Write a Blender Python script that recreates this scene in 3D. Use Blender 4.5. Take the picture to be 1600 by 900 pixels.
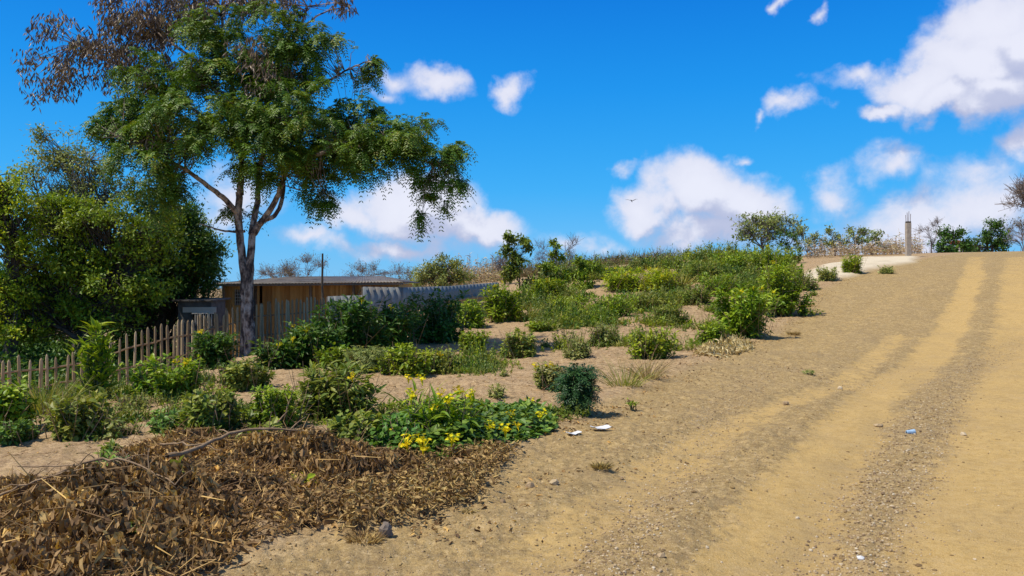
import bpy, math, random
import numpy as np
from mathutils import Vector
R = math.radians
for o in list(bpy.data.objects): bpy.data.objects.remove(o)
sc = bpy.context.scene
col = sc.collection
rng = np.random.default_rng(7)
random.seed(7)
F = 1256.0            # focal length in pixels of the 1600 px wide photograph
EYE = 1.6

# ------------------------------------------------------------------ camera
cam = bpy.data.cameras.new('camera'); camo = bpy.data.objects.new('camera', cam); col.objects.link(camo)
cam.sensor_width = 36; cam.lens = 36 * F / 1600; cam.clip_end = 2000
camo.location = (0, 0, EYE); camo.rotation_euler = (R(90), 0, 0)
sc.camera = camo
sc.render.resolution_x = 1024; sc.render.resolution_y = 576

# ------------------------------------------------------------------ light
SUN_EL, SUN_AZ = R(58), R(-112)        # azimuth from +Y towards +X
sdir = Vector((math.sin(SUN_AZ) * math.cos(SUN_EL), math.cos(SUN_AZ) * math.cos(SUN_EL), math.sin(SUN_EL)))
sun = bpy.data.lights.new('sun', 'SUN'); suno = bpy.data.objects.new('sun', sun); col.objects.link(suno)
sun.energy = 4.3; sun.angle = R(0.5); sun.color = (1, 0.925, 0.77)
suno.rotation_euler = sdir.to_track_quat('Z', 'Y').to_euler()
sc.view_settings.view_transform = 'Standard'; sc.view_settings.look = 'None'
sc.view_settings.gamma = 1; sc.view_settings.exposure = 0.15
SKY_STR = 0.1

class NT:
    def __init__(s, tree): s.t = tree; s.n = tree.nodes; s.l = tree.links
    def node(s, typ, **kw):
        n = s.n.new(typ)
        for k, v in kw.items(): setattr(n, k, v)
        return n
    def link(s, a, b): s.l.new(a, b)
    def put(s, sock, v):
        if isinstance(v, (int, float)): sock.default_value = v
        elif isinstance(v, (tuple, list)):
            sock.default_value = tuple(v) if len(v) == len(sock.default_value) else tuple(v) + (1,)
        else: s.link(v, sock)
    def math(s, op, a, b=None, c=None, clamp=False):
        n = s.node('ShaderNodeMath', operation=op); n.use_clamp = clamp
        for i, v in enumerate((a, b, c)):
            if v is not None: s.put(n.inputs[i], v)
        return n.outputs[0]
    def vmath(s, op, a, b=None):
        n = s.node('ShaderNodeVectorMath', operation=op)
        s.put(n.inputs[0], a)
        if b is not None:
            if op == 'SCALE': s.put(n.inputs['Scale'], b)
            else: s.put(n.inputs[1], b)
        return n.outputs['Value'] if op in ('LENGTH', 'DOT_PRODUCT') else n.outputs[0]
    def noise(s, vec, scale, detail=4, rough=0.55, dist=0.0, out=0):
        n = s.node('ShaderNodeTexNoise')
        if vec is not None: s.link(vec, n.inputs['Vector'])
        n.inputs['Scale'].default_value = scale; n.inputs['Detail'].default_value = detail
        n.inputs['Roughness'].default_value = rough; n.inputs['Distortion'].default_value = dist
        return n.outputs[out]
    def mix(s, f, a, b, blend='MIX'):
        n = s.node('ShaderNodeMix', data_type='RGBA', blend_type=blend)
        s.put(n.inputs[0], f); s.put(n.inputs[6], a); s.put(n.inputs[7], b)
        return n.outputs[2]
    def ramp(s, f, stops):
        n = s.node('ShaderNodeValToRGB'); s.put(n.inputs[0], f)
        e = n.color_ramp.elements
        while len(e) < len(stops): e.new(0.5)
        for k, (p, c) in enumerate(stops):
            e[k].position = p
            if isinstance(c, (int, float)): c = (c, c, c)
            e[k].color = tuple(c) + (1,)
        return n.outputs[0]
    def maprange(s, v, a, b, c=0.0, d=1.0, smooth=True):
        n = s.node('ShaderNodeMapRange', interpolation_type='SMOOTHSTEP' if smooth else 'LINEAR')
        s.put(n.inputs[0], v)
        for i, q in enumerate((a, b, c, d)): s.put(n.inputs[1 + i], q)
        return n.outputs[0]

# ------------------------------------------------------------------ sky with clouds (all by direction)
world = bpy.data.worlds.new('World'); sc.world = world; world.use_nodes = True
w = NT(world.node_tree); w.n.clear()
sky = w.node('ShaderNodeTexSky', sky_type='NISHITA'); sky.sun_disc = False
sky.sun_elevation = SUN_EL; sky.sun_rotation = SUN_AZ % (2 * math.pi); sky.air_density = 1.0; sky.dust_density = 0.2; sky.ozone_density = 3.0
def azel(px, py):
    x, z = (px - 800) / F, (450 - py) / F
    return math.atan2(x, 1), math.atan2(z, math.hypot(x, 1))
CL = [ # px, py, rx, ry, weight
 (1600,70,120,66,1.35),(1515,108,110,58,1.35),(1430,150,95,40,1.2),(1365,185,58,20,.95),(1690,120,150,100,1.3),(1490,170,100,34,1.1),(1560,40,110,50,1.2),(1560,150,90,50,1.2),
 (1335,124,66,18,.6),(1245,165,38,22,.62),(1205,186,16,9,.4),
 (1085,300,90,60,1.25),(1150,318,80,50,1.1),(1010,330,62,34,.95),(1100,365,120,32,.8),(975,272,22,16,.4),(1160,238,24,11,.45),
 (1450,345,160,50,.72),(1400,264,60,32,.62),(1540,315,115,62,.72),(1300,298,46,30,.52),(1330,372,140,28,.5),(1450,380,220,20,.62),(1625,225,70,48,1.0),(1240,362,50,22,.42),
 (650,325,110,48,1.15),(735,352,90,36,1.0),(560,325,70,34,.7),(500,372,60,24,.62),(640,385,120,24,.66),(880,372,60,24,.5),(935,380,36,20,.42),
 (678,130,54,30,.9),(608,125,44,26,.55),(803,140,34,24,.8),(590,155,36,14,.4),
 (1205,2,20,12,.55),(1277,27,13,12,.45),(735,0,18,15,.5),(1430,-6,60,11,.5),(1580,-5,60,14,.55),
 (360,310,90,50,.6),(30,-100,100,40,.8),(-300,250,260,60,.9),(2100,250,240,100,1.0),(1000,-300,400,70,.9),
]
g = bpy.data.node_groups.new('cloud_density', 'ShaderNodeTree')
g.interface.new_socket('v', in_out='INPUT', socket_type='NodeSocketVector')
g.interface.new_socket('d', in_out='OUTPUT', socket_type='NodeSocketFloat')
q = NT(g); gi = q.node('NodeGroupInput'); go = q.node('NodeGroupOutput')
v = gi.outputs[0]
wn = q.vmath('SCALE', q.vmath('SUBTRACT', q.noise(v, 7.0, 3, .5, out=1), (.5, .5, .5)), 0.11)
wn2 = q.vmath('SCALE', q.vmath('SUBTRACT', q.noise(v, 28.0, 4, .6, out=1), (.5, .5, .5)), 0.035)
vw = q.vmath('ADD', q.vmath('ADD', v, wn), wn2)
acc = None
for (px, py, rx, ry, wt) in CL:
    a, e = azel(px, py); k = math.cos(a) ** 2
    d = q.vmath('MULTIPLY', q.vmath('SUBTRACT', vw, (a, e, 0)), (F / (rx * 1.12) / max(k, .3), F / (ry * 1.15) / max(k ** .5, .3), 0))
    d = q.math('MULTIPLY', q.math('SUBTRACT', 1.0, q.vmath('LENGTH', d)), wt)
    acc = d if acc is None else q.math('SMOOTH_MAX', acc, d, 0.18)
fb = q.math('MULTIPLY', q.math('SUBTRACT', q.noise(v, 22.0, 7, .63, 0.25), .5), 0.72)
q.link(q.math('ADD', acc, fb), go.inputs[0])
tc = w.node('ShaderNodeTexCoord')
sx = w.node('ShaderNodeSeparateXYZ'); w.link(tc.outputs['Generated'], sx.inputs[0])
az = w.math('ARCTAN2', sx.outputs[0], sx.outputs[1])
el = w.math('ARCSINE', sx.outputs[2])
cx = w.node('ShaderNodeCombineXYZ'); w.link(az, cx.inputs[0]); w.link(el, cx.inputs[1])
def dens(vec):
    n = w.node('ShaderNodeGroup'); n.node_tree = g; w.link(vec, n.inputs[0]); return n.outputs[0]
d0 = dens(cx.outputs[0])
d1 = dens(w.vmath('ADD', cx.outputs[0], (-0.022, 0.04, 0)))
alpha = w.maprange(d0, -0.02, 0.60)
shade = w.maprange(w.math('SUBTRACT', d0, d1), -0.34, 0.30)
thick = w.maprange(d0, .2, 1.1)
lit = w.math('MULTIPLY_ADD', thick, 0.25, w.math('MULTIPLY', shade, 0.75), clamp=True)
ccol = w.mix(lit, (4.3, 4.6, 6.4), (7.9, 7.9, 8.8))
hs = w.node('ShaderNodeHueSaturation'); hs.inputs['Saturation'].default_value = 1.42; hs.inputs['Value'].default_value = 1.3
w.link(sky.outputs[0], hs.inputs['Color'])
grad = w.ramp(w.maprange(el, 0.0, 1.2, 0, 1, False), [(0, (.10, .46, .86)), (.10, (.02, .37, .86)), (.20, (.005, .27, .80)), (.31, (.002, .165, .68)), (.6, (.10, .17, .34)), (1, (.14, .18, .27))])
grad = w.vmath('SCALE', grad, 10.0)
skyc = w.mix(.86, hs.outputs[0], grad)
alpha = w.math('MULTIPLY', alpha, 0.93)
full = w.mix(alpha, skyc, ccol)
bg = w.node('ShaderNodeBackground'); w.link(full, bg.inputs[0]); bg.inputs[1].default_value = SKY_STR
wo = w.node('ShaderNodeOutputWorld'); w.link(bg.outputs[0], wo.inputs[0])
world.cycles.sampling_method = 'MANUAL'; world.cycles.sample_map_resolution = 512

# ------------------------------------------------------------------ terrain function
def ss(x, a, b):
    t = np.clip((np.asarray(x, float) - a) / (b - a), 0, 1); return t * t * (3 - 2 * t)
KS = np.array([-80, 8, 13, 18, 24, 30, 39, 50, 57, 65, 80, 120, 300, 900.])
KZ = np.array([0, 0, 0.02, .13, .42, 1.05, 2.25, 3.38, 3.82, 4.0, 3.85, 2.6, 1.0, 1.0])
_ks = np.linspace(-80, 900, 4000)
_kz = np.interp(_ks, KS, KZ); _k = np.hanning(25); _k /= _k.sum()
_kz = np.convolve(np.pad(_kz, 12, mode='edge'), _k, 'valid')
def H(x, y):
    x = np.asarray(x, float); y = np.asarray(y, float)
    s = .85 * y + .53 * x; t = .85 * x - .53 * y
    z = np.interp(s, _ks, _kz)
    z = z * (1 - .72 * ss(-t, 17, 46))
    z = z - .75 * ss(-t, 16, 20.5) * (1 - ss(s, 21, 31))
    z = z - .75 * ss(-x, 5, 10.5) * ss(y, 9.5, 15.5) * (1 - ss(-t, 16, 20.5)*.6)
    return z
_N = rng.random((256, 256))
def vn(x, y):
    xi = np.floor(x).astype(int); yi = np.floor(y).astype(int)
    fx = x - xi; fy = y - yi; fx = fx * fx * (3 - 2 * fx); fy = fy * fy * (3 - 2 * fy)
    a = _N[xi % 256, yi % 256]; b = _N[(xi + 1) % 256, yi % 256]; c = _N[xi % 256, (yi + 1) % 256]; d = _N[(xi + 1) % 256, (yi + 1) % 256]
    return (a * (1 - fx) + b * fx) * (1 - fy) + (c * (1 - fx) + d * fx) * fy - .5
def fbm(x, y, sc_, octv=4, gain=.5):
    s = 0; a = 1
    for i in range(octv):
        s = s + a * vn(x * sc_ + 17.3 * i, y * sc_ + 5.1 * i); sc_ *= 2.03; a *= gain
    return s
def W(px, py, y):
    return np.array([(px - 800) / F * y, y, EYE + (450 - py) / F * y])
_ys = np.concatenate([np.linspace(2.0, 30, 1400), np.linspace(30.05, 95, 1300)])
def G(px, py):
    "ground point seen at a pixel of the photograph"
    a = (px - 800) / F; b = (450 - py) / F
    gap = (EYE + b * _ys) - H(a * _ys, _ys)
    k = np.nonzero(gap <= 0)[0]
    i = k[0] if len(k) else int(np.argmin(gap / _ys))
    y = _ys[i]; return np.array([a * y, y, float(H(a * y, y))])
def GD(px, y):
    x = (px - 800) / F * y; return np.array([x, y, float(H(x, y))])
def GP(poly): return np.array([G(*p) for p in poly])[:, :2]
def inpoly(P, x, y):
    r = np.zeros(np.shape(x), bool); n = len(P)
    for i in range(n):
        x1, y1 = P[i]; x2, y2 = P[(i + 1) % n]
        c = ((y1 > y) != (y2 > y)) & (x < (x2 - x1) * (y - y1) / (y2 - y1 + 1e-12) + x1)
        r ^= c
    return r
def pdist(P, x, y, closed=False):
    d = np.full(np.shape(x), 1e9)
    for i in range(len(P) - (0 if closed else 1)):
        a = P[i]; b = P[(i + 1) % len(P)]; ab = b - a; L = (ab ** 2).sum() + 1e-9
        t = np.clip(((x - a[0]) * ab[0] + (y - a[1]) * ab[1]) / L, 0, 1)
        d = np.minimum(d, np.hypot(x - a[0] - t * ab[0], y - a[1] - t * ab[1]))
    return d
def inpoly_pts(P, n):
    lo = P.min(0); hi = P.max(0); out = []
    c = 0
    while c < n:
        q_ = lo + rng.random((n * 2, 2)) * (hi - lo)
        q_ = q_[inpoly(P, q_[:, 0], q_[:, 1])]; out.append(q_); c += len(q_)
    return np.concatenate(out)[:n]

# ------------------------------------------------------------------ object helpers
def tag(o, label=None, cat=None, group=None, kind=None):
    if label: o['label'] = label
    if cat: o['category'] = cat
    if group: o['group'] = group
    if kind: o['kind'] = kind
    return o
def empty(name, loc, label, cat, group=None, rz=0):
    o = bpy.data.objects.new(name, None); o.empty_display_size = .2; col.objects.link(o)
    o.location = loc; o.rotation_euler = (0, 0, rz); return tag(o, label, cat, group)
def mesh_np(name, V, faces, mat, parent=None, rnd=None, smooth=False, attrs=None, origin=None, uneven=None):
    """faces: (n,k) array, or list of such arrays"""
    V = np.asarray(V, float)
    if origin is not None: V = V - np.asarray(origin)
    if not isinstance(faces, list): faces = [faces]
    me = bpy.data.meshes.new(name)
    me.vertices.add(len(V)); me.vertices.foreach_set('co', V.astype(np.float32).ravel())
    nl = sum(f.size for f in faces); nf = sum(len(f) for f in faces)
    me.loops.add(nl); me.polygons.add(nf)
    me.loops.foreach_set('vertex_index', np.concatenate([f.ravel() for f in faces]).astype(np.int32))
    tot = np.concatenate([np.full(len(f), f.shape[1]) for f in faces])
    st = np.concatenate([[0], np.cumsum(tot)[:-1]])
    me.polygons.foreach_set('loop_start', st.astype(np.int32))
    me.polygons.foreach_set('use_smooth', np.full(nf, smooth))
    me.update(calc_edges=True)
    if rnd is not None:
        a = me.attributes.new('rnd', 'FLOAT', 'FACE'); a.data.foreach_set('value', np.asarray(rnd, np.float32))
    for k, vals in (attrs or {}).items():
        a = me.attributes.new(k, 'FLOAT', 'POINT'); a.data.foreach_set('value', np.asarray(vals, np.float32))
    me.materials.append(mat)
    o = bpy.data.objects.new(name, me); col.objects.link(o)
    if parent is not None: o.parent = parent
    if origin is not None and parent is None: o.location = tuple(origin)
    return o
def unit(a): return a / (np.linalg.norm(a, axis=-1, keepdims=True) + 1e-9)
def rvec(n): return unit(rng.normal(size=(n, 3)))
class Geo:
    """collects leaves and tubes as arrays"""
    def __init__(s): s.V = []; s.F = []; s.R = []; s.n = 0
    def add(s, V, Fc, Rn):
        s.V.append(V); s.F.append(Fc + s.n); s.R.append(Rn); s.n += len(V)
    def diamonds(s, P, D, N, L, Wd, fold=.15, rnd=None):
        n = len(P); D = unit(D); S = unit(np.cross(D, N)); N = unit(np.cross(S, D))
        L = np.broadcast_to(L, (n,))[:, None]; Wd = np.broadcast_to(Wd, (n,))[:, None]
        V = np.stack([P, P + D * L * .45 + S * Wd * .5 + N * Wd * fold, P + D * L, P + D * L * .45 - S * Wd * .5 + N * Wd * fold], 1).reshape(-1, 3)
        b = np.arange(n)[:, None] * 4
        Fc = np.concatenate([b + [0, 1, 2], b + [0, 2, 3]], 1).reshape(-1, 3)
        r = rng.random(n) if rnd is None else rnd
        s.add(V, Fc, np.repeat(r, 2))
    def broad(s, P, D, N, L, Wd, fold=.18, curl=.25, rnd=None, jag=0):
        n = len(P); D = unit(D); S = unit(np.cross(D, N)); N = unit(np.cross(S, D))
        L = np.broadcast_to(L, (n,))[:, None]; Wd = np.broadcast_to(Wd, (n,))[:, None]
        def pt(u, v_, k=0): return P + D * L * u + S * Wd * v_ + N * (Wd * fold * abs(v_) * 2 - L * curl * u * u)
        j = lambda: 1 + jag * (rng.random((n, 1)) - .5)
        V = np.stack([pt(0, 0), pt(.22, .42) , pt(.6, .40), pt(1.0, 0), pt(.6, -.40), pt(.22, -.42), pt(.45, 0)], 1)
        if jag: V = V + rng.normal(size=V.shape) * (Wd * jag)[:, None, :]
        V = V.reshape(-1, 3)
        b = np.arange(n)[:, None] * 7
        Fc = np.concatenate([b + t for t in ([0, 1, 6], [1, 2, 6], [2, 3, 6], [3, 4, 6], [4, 5, 6], [5, 0, 6])], 1).reshape(-1, 3)
        r = rng.random(n) if rnd is None else rnd
        s.add(V, Fc, np.repeat(r, 6))
    def blades(s, P, D, L, Wd, bend=.5, seg=4, rnd=None):
        "grass blades: tapered ribbons that bend over"
        n = len(P); D = unit(D); L = np.broadcast_to(L, (n,))[:, None]; Wd = np.broadcast_to(Wd, (n,))[:, None]
        hz = D.copy(); hz[:, 2] = 0; hz = unit(hz + 1e-4); S = unit(np.cross(D, rvec(n)))
        bend = np.broadcast_to(bend, (n,))[:, None]
        rows = []
        for k in range(seg + 1):
            u = k / seg; c = P + D * L * u + (hz * .5 - np.array([0, 0, 1.])) * (bend * L * u * u * .6)
            wv = Wd * .5 * (1 - u ** 1.6)
            rows += [c + S * wv, c - S * wv]
        V = np.stack(rows, 1).reshape(-1, 3); b = np.arange(n)[:, None] * (2 * seg + 2)
        fs = []
        for k in range(seg):
            i = 2 * k; fs += [b + [i, i + 1, i + 3], b + [i, i + 3, i + 2]]
        Fc = np.concatenate(fs, 1).reshape(-1, 3)
        r = rng.random(n) if rnd is None else rnd
        s.add(V, Fc, np.repeat(r, 2 * seg))
    def tubes(s, paths, sides=5, wob=0.0):
        for pts, rad in paths:
            pts = np.asarray(pts, float); m = len(pts); rad = np.broadcast_to(rad, (m,))
            T = unit(np.gradient(pts, axis=0)); up = np.array([0, 0, 1.]) if abs(T[0, 2]) < .9 else np.array([1., 0, 0])
            A = unit(np.cross(T, up)); B = np.cross(T, A)
            th = np.arange(sides) * 2 * math.pi / sides
            rr = rad[:, None] * (1 + wob * (rng.random((m, sides)) - .5))
            V = (pts[:, None] + rr[..., None] * (np.cos(th)[None, :, None] * A[:, None] + np.sin(th)[None, :, None] * B[:, None])).reshape(-1, 3)
            V = np.concatenate([V, pts[-1:]])
            fs = []
            for i in range(m - 1):
                for k in range(sides):
                    a = i * sides + k; b = i * sides + (k + 1) % sides; c = b + sides; d = a + sides
                    fs += [(a, b, c), (a, c, d)]
            e = (m - 1) * sides
            for k in range(sides): fs.append((e + k, e + (k + 1) % sides, m * sides))
            fs = np.array(fs); s.add(V, fs, np.full(len(fs), rng.random()))
    def sticks(s, A, B, ra, rb):
        "many thin 3-sided straight twigs at once"
        n = len(A); T = unit(B - A); S = unit(np.cross(T, rvec(n))); U = np.cross(T, S)
        ra = np.broadcast_to(ra, (n,))[:, None]; rb = np.broadcast_to(rb, (n,))[:, None]
        rows = []
        for c, r in ((A, ra), (B, rb)):
            for k in range(3):
                a = k * 2.0944; rows.append(c + r * (math.cos(a) * S + math.sin(a) * U))
        V = np.stack(rows, 1).reshape(-1, 3); b = np.arange(n)[:, None] * 6
        fs = []
        for k in range(3):
            j = (k + 1) % 3; fs += [b + [k, j, 3 + j], b + [k, 3 + j, 3 + k]]
        s.add(V, np.concatenate(fs, 1).reshape(-1, 3), np.repeat(rng.random(n), 6))
    def box(s, c, size, rot=0, tilt=None):
        c = np.asarray(c, float); h = np.asarray(size, float) / 2
        V = np.array([[x, y, z] for x in (-1, 1) for y in (-1, 1) for z in (-1, 1)]) * h
        if tilt is not None:
            ax, an = tilt; ca, sa = math.cos(an), math.sin(an)
            i, j = {'x': (1, 2), 'y': (2, 0)}[ax]; a, b = V[:, i].copy(), V[:, j].copy(); V[:, i] = a * ca - b * sa; V[:, j] = a * sa + b * ca
        ca, sa = math.cos(rot), math.sin(rot); x, y = V[:, 0].copy(), V[:, 1].copy(); V[:, 0] = x * ca - y * sa; V[:, 1] = x * sa + y * ca
        fs = np.array([(0, 1, 3), (0, 3, 2), (4, 6, 7), (4, 7, 5), (0, 4, 5), (0, 5, 1), (2, 3, 7), (2, 7, 6), (0, 2, 6), (0, 6, 4), (1, 5, 7), (1, 7, 3)])
        s.add(V + c, fs, np.full(12, rng.random()))
    def stones(s, P, size, flat=.7):
        n = len(P); t = (1 + 5 ** .5) / 2
        ico = unit(np.array([(-1, t, 0), (1, t, 0), (-1, -t, 0), (1, -t, 0), (0, -1, t), (0, 1, t), (0, -1, -t), (0, 1, -t), (t, 0, -1), (t, 0, 1), (-t, 0, -1), (-t, 0, 1)], float))
        fc = np.array([(0, 11, 5), (0, 5, 1), (0, 1, 7), (0, 7, 10), (0, 10, 11), (1, 5, 9), (5, 11, 4), (11, 10, 2), (10, 7, 6), (7, 1, 8), (3, 9, 4), (3, 4, 2), (3, 2, 6), (3, 6, 8), (3, 8, 9), (4, 9, 5), (2, 4, 11), (6, 2, 10), (8, 6, 7), (9, 8, 1)])
        size = np.broadcast_to(size, (n,))
        sc3 = size[:, None] * (np.array([1, .8, flat]) * (1 + .5 * (rng.random((n, 3)) - .5)))
        V = ico[None] * (1 + .35 * (rng.random((n, 12, 1)) - .5)) * sc3[:, None]
        a = rng.random(n) * 6.28; ca, sa = np.cos(a)[:, None], np.sin(a)[:, None]
        x, y = V[..., 0].copy(), V[..., 1].copy(); V[..., 0] = x * ca - y * sa; V[..., 1] = x * sa + y * ca
        V = (V + P[:, None]).reshape(-1, 3)
        s.add(V, (np.arange(n)[:, None, None] * 12 + fc[None]).reshape(-1, 3), np.repeat(rng.random(n), 20))
    def build(s, name, mat, parent=None, origin=None, smooth=False):
        V = np.concatenate(s.V); Fc = np.concatenate(s.F); Rn = np.concatenate(s.R)
        if parent is not None and origin is None: origin = np.array(parent['_o'])
        return mesh_np(name, V, Fc, mat, parent, Rn, smooth, origin=origin)
def root(name, loc, label, cat, group=None):
    o = empty(name, tuple(loc), label, cat, group); o['_o'] = [float(c) for c in loc]; ROOTS.append(o); return o
ROOTS = []

# ------------------------------------------------------------------ materials
def leaf_mat(name, stops, trans=.3, rough=.45, spec=.35):
    m = bpy.data.materials.new(name); m.use_nodes = True; t = NT(m.node_tree); t.n.clear()
    at = t.node('ShaderNodeAttribute', attribute_name='rnd')
    oi = t.node('ShaderNodeObjectInfo')
    geo = t.node('ShaderNodeNewGeometry')
    cl = t.ramp(at.outputs['Fac'], stops)
    big = t.noise(geo.outputs['Position'], 1.6, 2)
    hs_ = t.node('ShaderNodeHueSaturation'); t.link(cl, hs_.inputs['Color'])
    t.link(t.maprange(t.math('ADD', t.math('MULTIPLY', oi.outputs['Random'], .4), t.math('MULTIPLY', big, .6)), .2, .8, .485, .512, False), hs_.inputs['Hue'])
    t.link(t.maprange(big, .3, .7, .8, 1.22, False), hs_.inputs['Value'])
    p = t.node('ShaderNodeBsdfPrincipled'); t.link(hs_.outputs[0], p.inputs['Base Color'])
    p.inputs['Roughness'].default_value = rough; p.inputs['Specular IOR Level'].default_value = spec
    tr = t.node('ShaderNodeBsdfTranslucent'); t.link(t.mix(1.0, hs_.outputs[0], (1.15, 1.1, .45), 'MULTIPLY'), tr.inputs[0])
    mx = t.node('ShaderNodeMixShader'); mx.inputs[0].default_value = trans
    t.link(p.outputs[0], mx.inputs[1]); t.link(tr.outputs[0], mx.inputs[2])
    o = t.node('ShaderNodeOutputMaterial'); t.link(mx.outputs[0], o.inputs[0]); return m
def solid_mat(name, stops, scale=6, rough=.85, bump=.3, bscale=40, stretch=(1, 1, 1), metal=0, spec=.3, attr=0.0):
    m = bpy.data.materials.new(name); m.use_nodes = True; t = NT(m.node_tree); t.n.clear()
    geo = t.node('ShaderNodeNewGeometry'); v_ = t.vmath('MULTIPLY', geo.outputs['Position'], stretch)
    n = t.noise(v_, scale, 5, .6)
    if attr:
        at = t.node('ShaderNodeAttribute', attribute_name='rnd')
        n = t.math('ADD', t.math('MULTIPLY', n, 1 - attr), t.math('MULTIPLY', at.outputs['Fac'], attr))
    c = t.ramp(n, stops)
    p = t.node('ShaderNodeBsdfPrincipled'); t.link(c, p.inputs['Base Color']); p.inputs['Roughness'].default_value = rough
    p.inputs['Metallic'].default_value = metal; p.inputs['Specular IOR Level'].default_value = spec
    b = t.node('ShaderNodeBump'); b.inputs['Strength'].default_value = bump; b.inputs['Distance'].default_value = .02
    t.link(t.noise(v_, bscale, 4), b.inputs['Height']); t.link(b.outputs[0], p.inputs['Normal'])
    o = t.node('ShaderNodeOutputMaterial'); t.link(p.outputs[0], o.inputs[0]); return m
M = {}
M['tree'] = leaf_mat('feathery_green', [(0, (0.0522, 0.1073, 0.0147)), (0.5, (0.1066, 0.1992, 0.0189)), (0.85, (0.2013, 0.2858, 0.0229)), (1, (0.3554, 0.277, 0.0314))])
M['pods'] = leaf_mat('brown_pods', [(0, (0.0675, 0.0456, 0.0356)), (0.5, (0.1543, 0.1038, 0.068)), (0.8, (0.2891, 0.2076, 0.1132)), (1, (0.0965, 0.1557, 0.0485))], .12)
M['grey'] = leaf_mat('grey_green_leaf', [(0, (0.1404, 0.1941, 0.0551)), (0.6, (0.2808, 0.3364, 0.0865)), (1, (0.4774, 0.4399, 0.1258))], .25)
M['dark'] = leaf_mat('dark_leaf', [(0, (0.031, 0.0803, 0.0132)), (0.6, (0.0683, 0.1557, 0.0185)), (1, (0.1552, 0.2512, 0.0238))], .22)
M['mid'] = leaf_mat('mid_leaf', [(0, (0.0857, 0.1683, 0.0129)), (0.5, (0.1885, 0.3005, 0.0183)), (1, (0.4114, 0.4808, 0.027))], .3)
M['lime'] = leaf_mat('lime_leaf', [(0, (0.1569, 0.2766, 0.0144)), (0.6, (0.3397, 0.4609, 0.024)), (1, (0.6273, 0.6222, 0.036))], .4)
M['bright'] = leaf_mat('bright_leaf', [(0, (0.0901, 0.1423, 0.0256)), (0.5, (0.1903, 0.2633, 0.041)), (1, (0.4008, 0.3985, 0.0767))], .33)
M['pale'] = leaf_mat('pale_leaf', [(0, (0.112, 0.168, 0.039)), (0.5, (0.224, 0.28, 0.065)), (1, (0.416, 0.392, 0.13))], .3)
M['vine'] = leaf_mat('vine_leaf', [(0, (0.0586, 0.132, 0.024)), (0.6, (0.1173, 0.231, 0.036)), (1, (0.2541, 0.363, 0.054))], .25)
M['blue'] = leaf_mat('deep_green_feather', [(0, (0.0168, 0.0585, 0.0216)), (0.6, (0.0392, 0.1105, 0.0336)), (1, (0.084, 0.182, 0.036))], .2)
M['grass'] = leaf_mat('green_grass', [(0, (0.12, 0.169, 0.024)), (0.5, (0.24, 0.286, 0.042)), (1, (0.54, 0.429, 0.12))], .3)
M['straw'] = leaf_mat('straw', [(0, (.20, .14, .07)), (.5, (.38, .27, .13)), (1, (.55, .42, .22))], .2, .8, .1)
M['maize'] = leaf_mat('dry_maize', [(0, (0.2434, 0.1711, 0.1271)), (0.5, (0.5273, 0.3879, 0.2541)), (0.85, (0.7706, 0.6159, 0.3927)), (1, (0.2028, 0.2967, 0.1155))], .2, .8, .1)
M['dead'] = leaf_mat('dead_leaf', [(0, (0.0916, 0.0517, 0.0253)), (0.35, (0.2331, 0.1346, 0.0604)), (0.7, (0.433, 0.2675, 0.1112)), (0.93, (0.6663, 0.4315, 0.159)), (1, (0.8662, 0.5695, 0.1907))], .16, .65, .25)
M['dead2'] = leaf_mat('golden_dead_leaf', [(0, (0.1496, 0.0935, 0.044)), (0.4, (0.2992, 0.198, 0.077)), (0.8, (0.4589, 0.33, 0.121)), (1, (0.5985, 0.462, 0.187))], .16, .7, .2)
M['pale_dead'] = leaf_mat('pale_dead_leaf', [(0, (.35, .24, .10)), (.5, (.58, .45, .22)), (1, (.72, .62, .38))], .16, .7, .2)
M['scrub'] = leaf_mat('dry_scrub', [(0, (0.09, 0.084, 0.042)), (0.5, (0.195, 0.154, 0.077)), (1, (0.33, 0.252, 0.14))], .2, .8, .1)
M['yellow'] = leaf_mat('yellow_petal', [(0, (.72, .58, .004)), (.5, (.86, .74, .008)), (1, (.92, .82, .03))], .25, .6, .2)
M['bark'] = solid_mat('pale_bark', [(.38, (.045, .032, .028)), (.47, (.16, .115, .09)), (.56, (.38, .30, .24)), (.8, (.60, .50, .42))], 7, .9, .6, 30, (1, 1, .6))
M['darkbark'] = solid_mat('dark_bark', [(.3, (.03, .025, .02)), (.6, (.10, .08, .065)), (1, (.18, .15, .12))], 9, .9, .5, 40)
M['twig'] = solid_mat('grey_twig', [(.2, (.12, .095, .085)), (.8, (.27, .22, .20))], 8, .9, .2, 40)
M['stem'] = solid_mat('green_stem', [(.2, (.06, .08, .025)), (.8, (.16, .14, .06))], 8, .8, .1, 40)
M['stick'] = solid_mat('dry_stick', [(.2, (.16, .095, .05)), (.8, (.40, .28, .17))], 12, .85, .4, 60)
M['picket'] = solid_mat('weathered_picket', [(.15, (.16, .105, .055)), (.5, (.40, .29, .16)), (.85, (.60, .46, .28))], 7, .85, .4, 60, (3, 3, .6), attr=.5)
M['bamboo'] = solid_mat('split_bamboo', [(.2, (.28, .13, .04)), (.5, (.56, .30, .10)), (.85, (.72, .45, .18))], 4, .75, .5, 40, (9, 9, .5), attr=.45)
M['wood'] = solid_mat('grey_wood', [(.2, (.12, .09, .07)), (.8, (.30, .24, .19))], 7, .85, .4, 50, (3, 3, .5))
M['tin'] = solid_mat('galvanised_sheet', [(.25, (.10, .115, .13)), (.6, (.25, .275, .29)), (.85, (.22, .17, .13))], 3, .6, .1, 20, (1, 1, .4), .1, .5, attr=.35)
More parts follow.
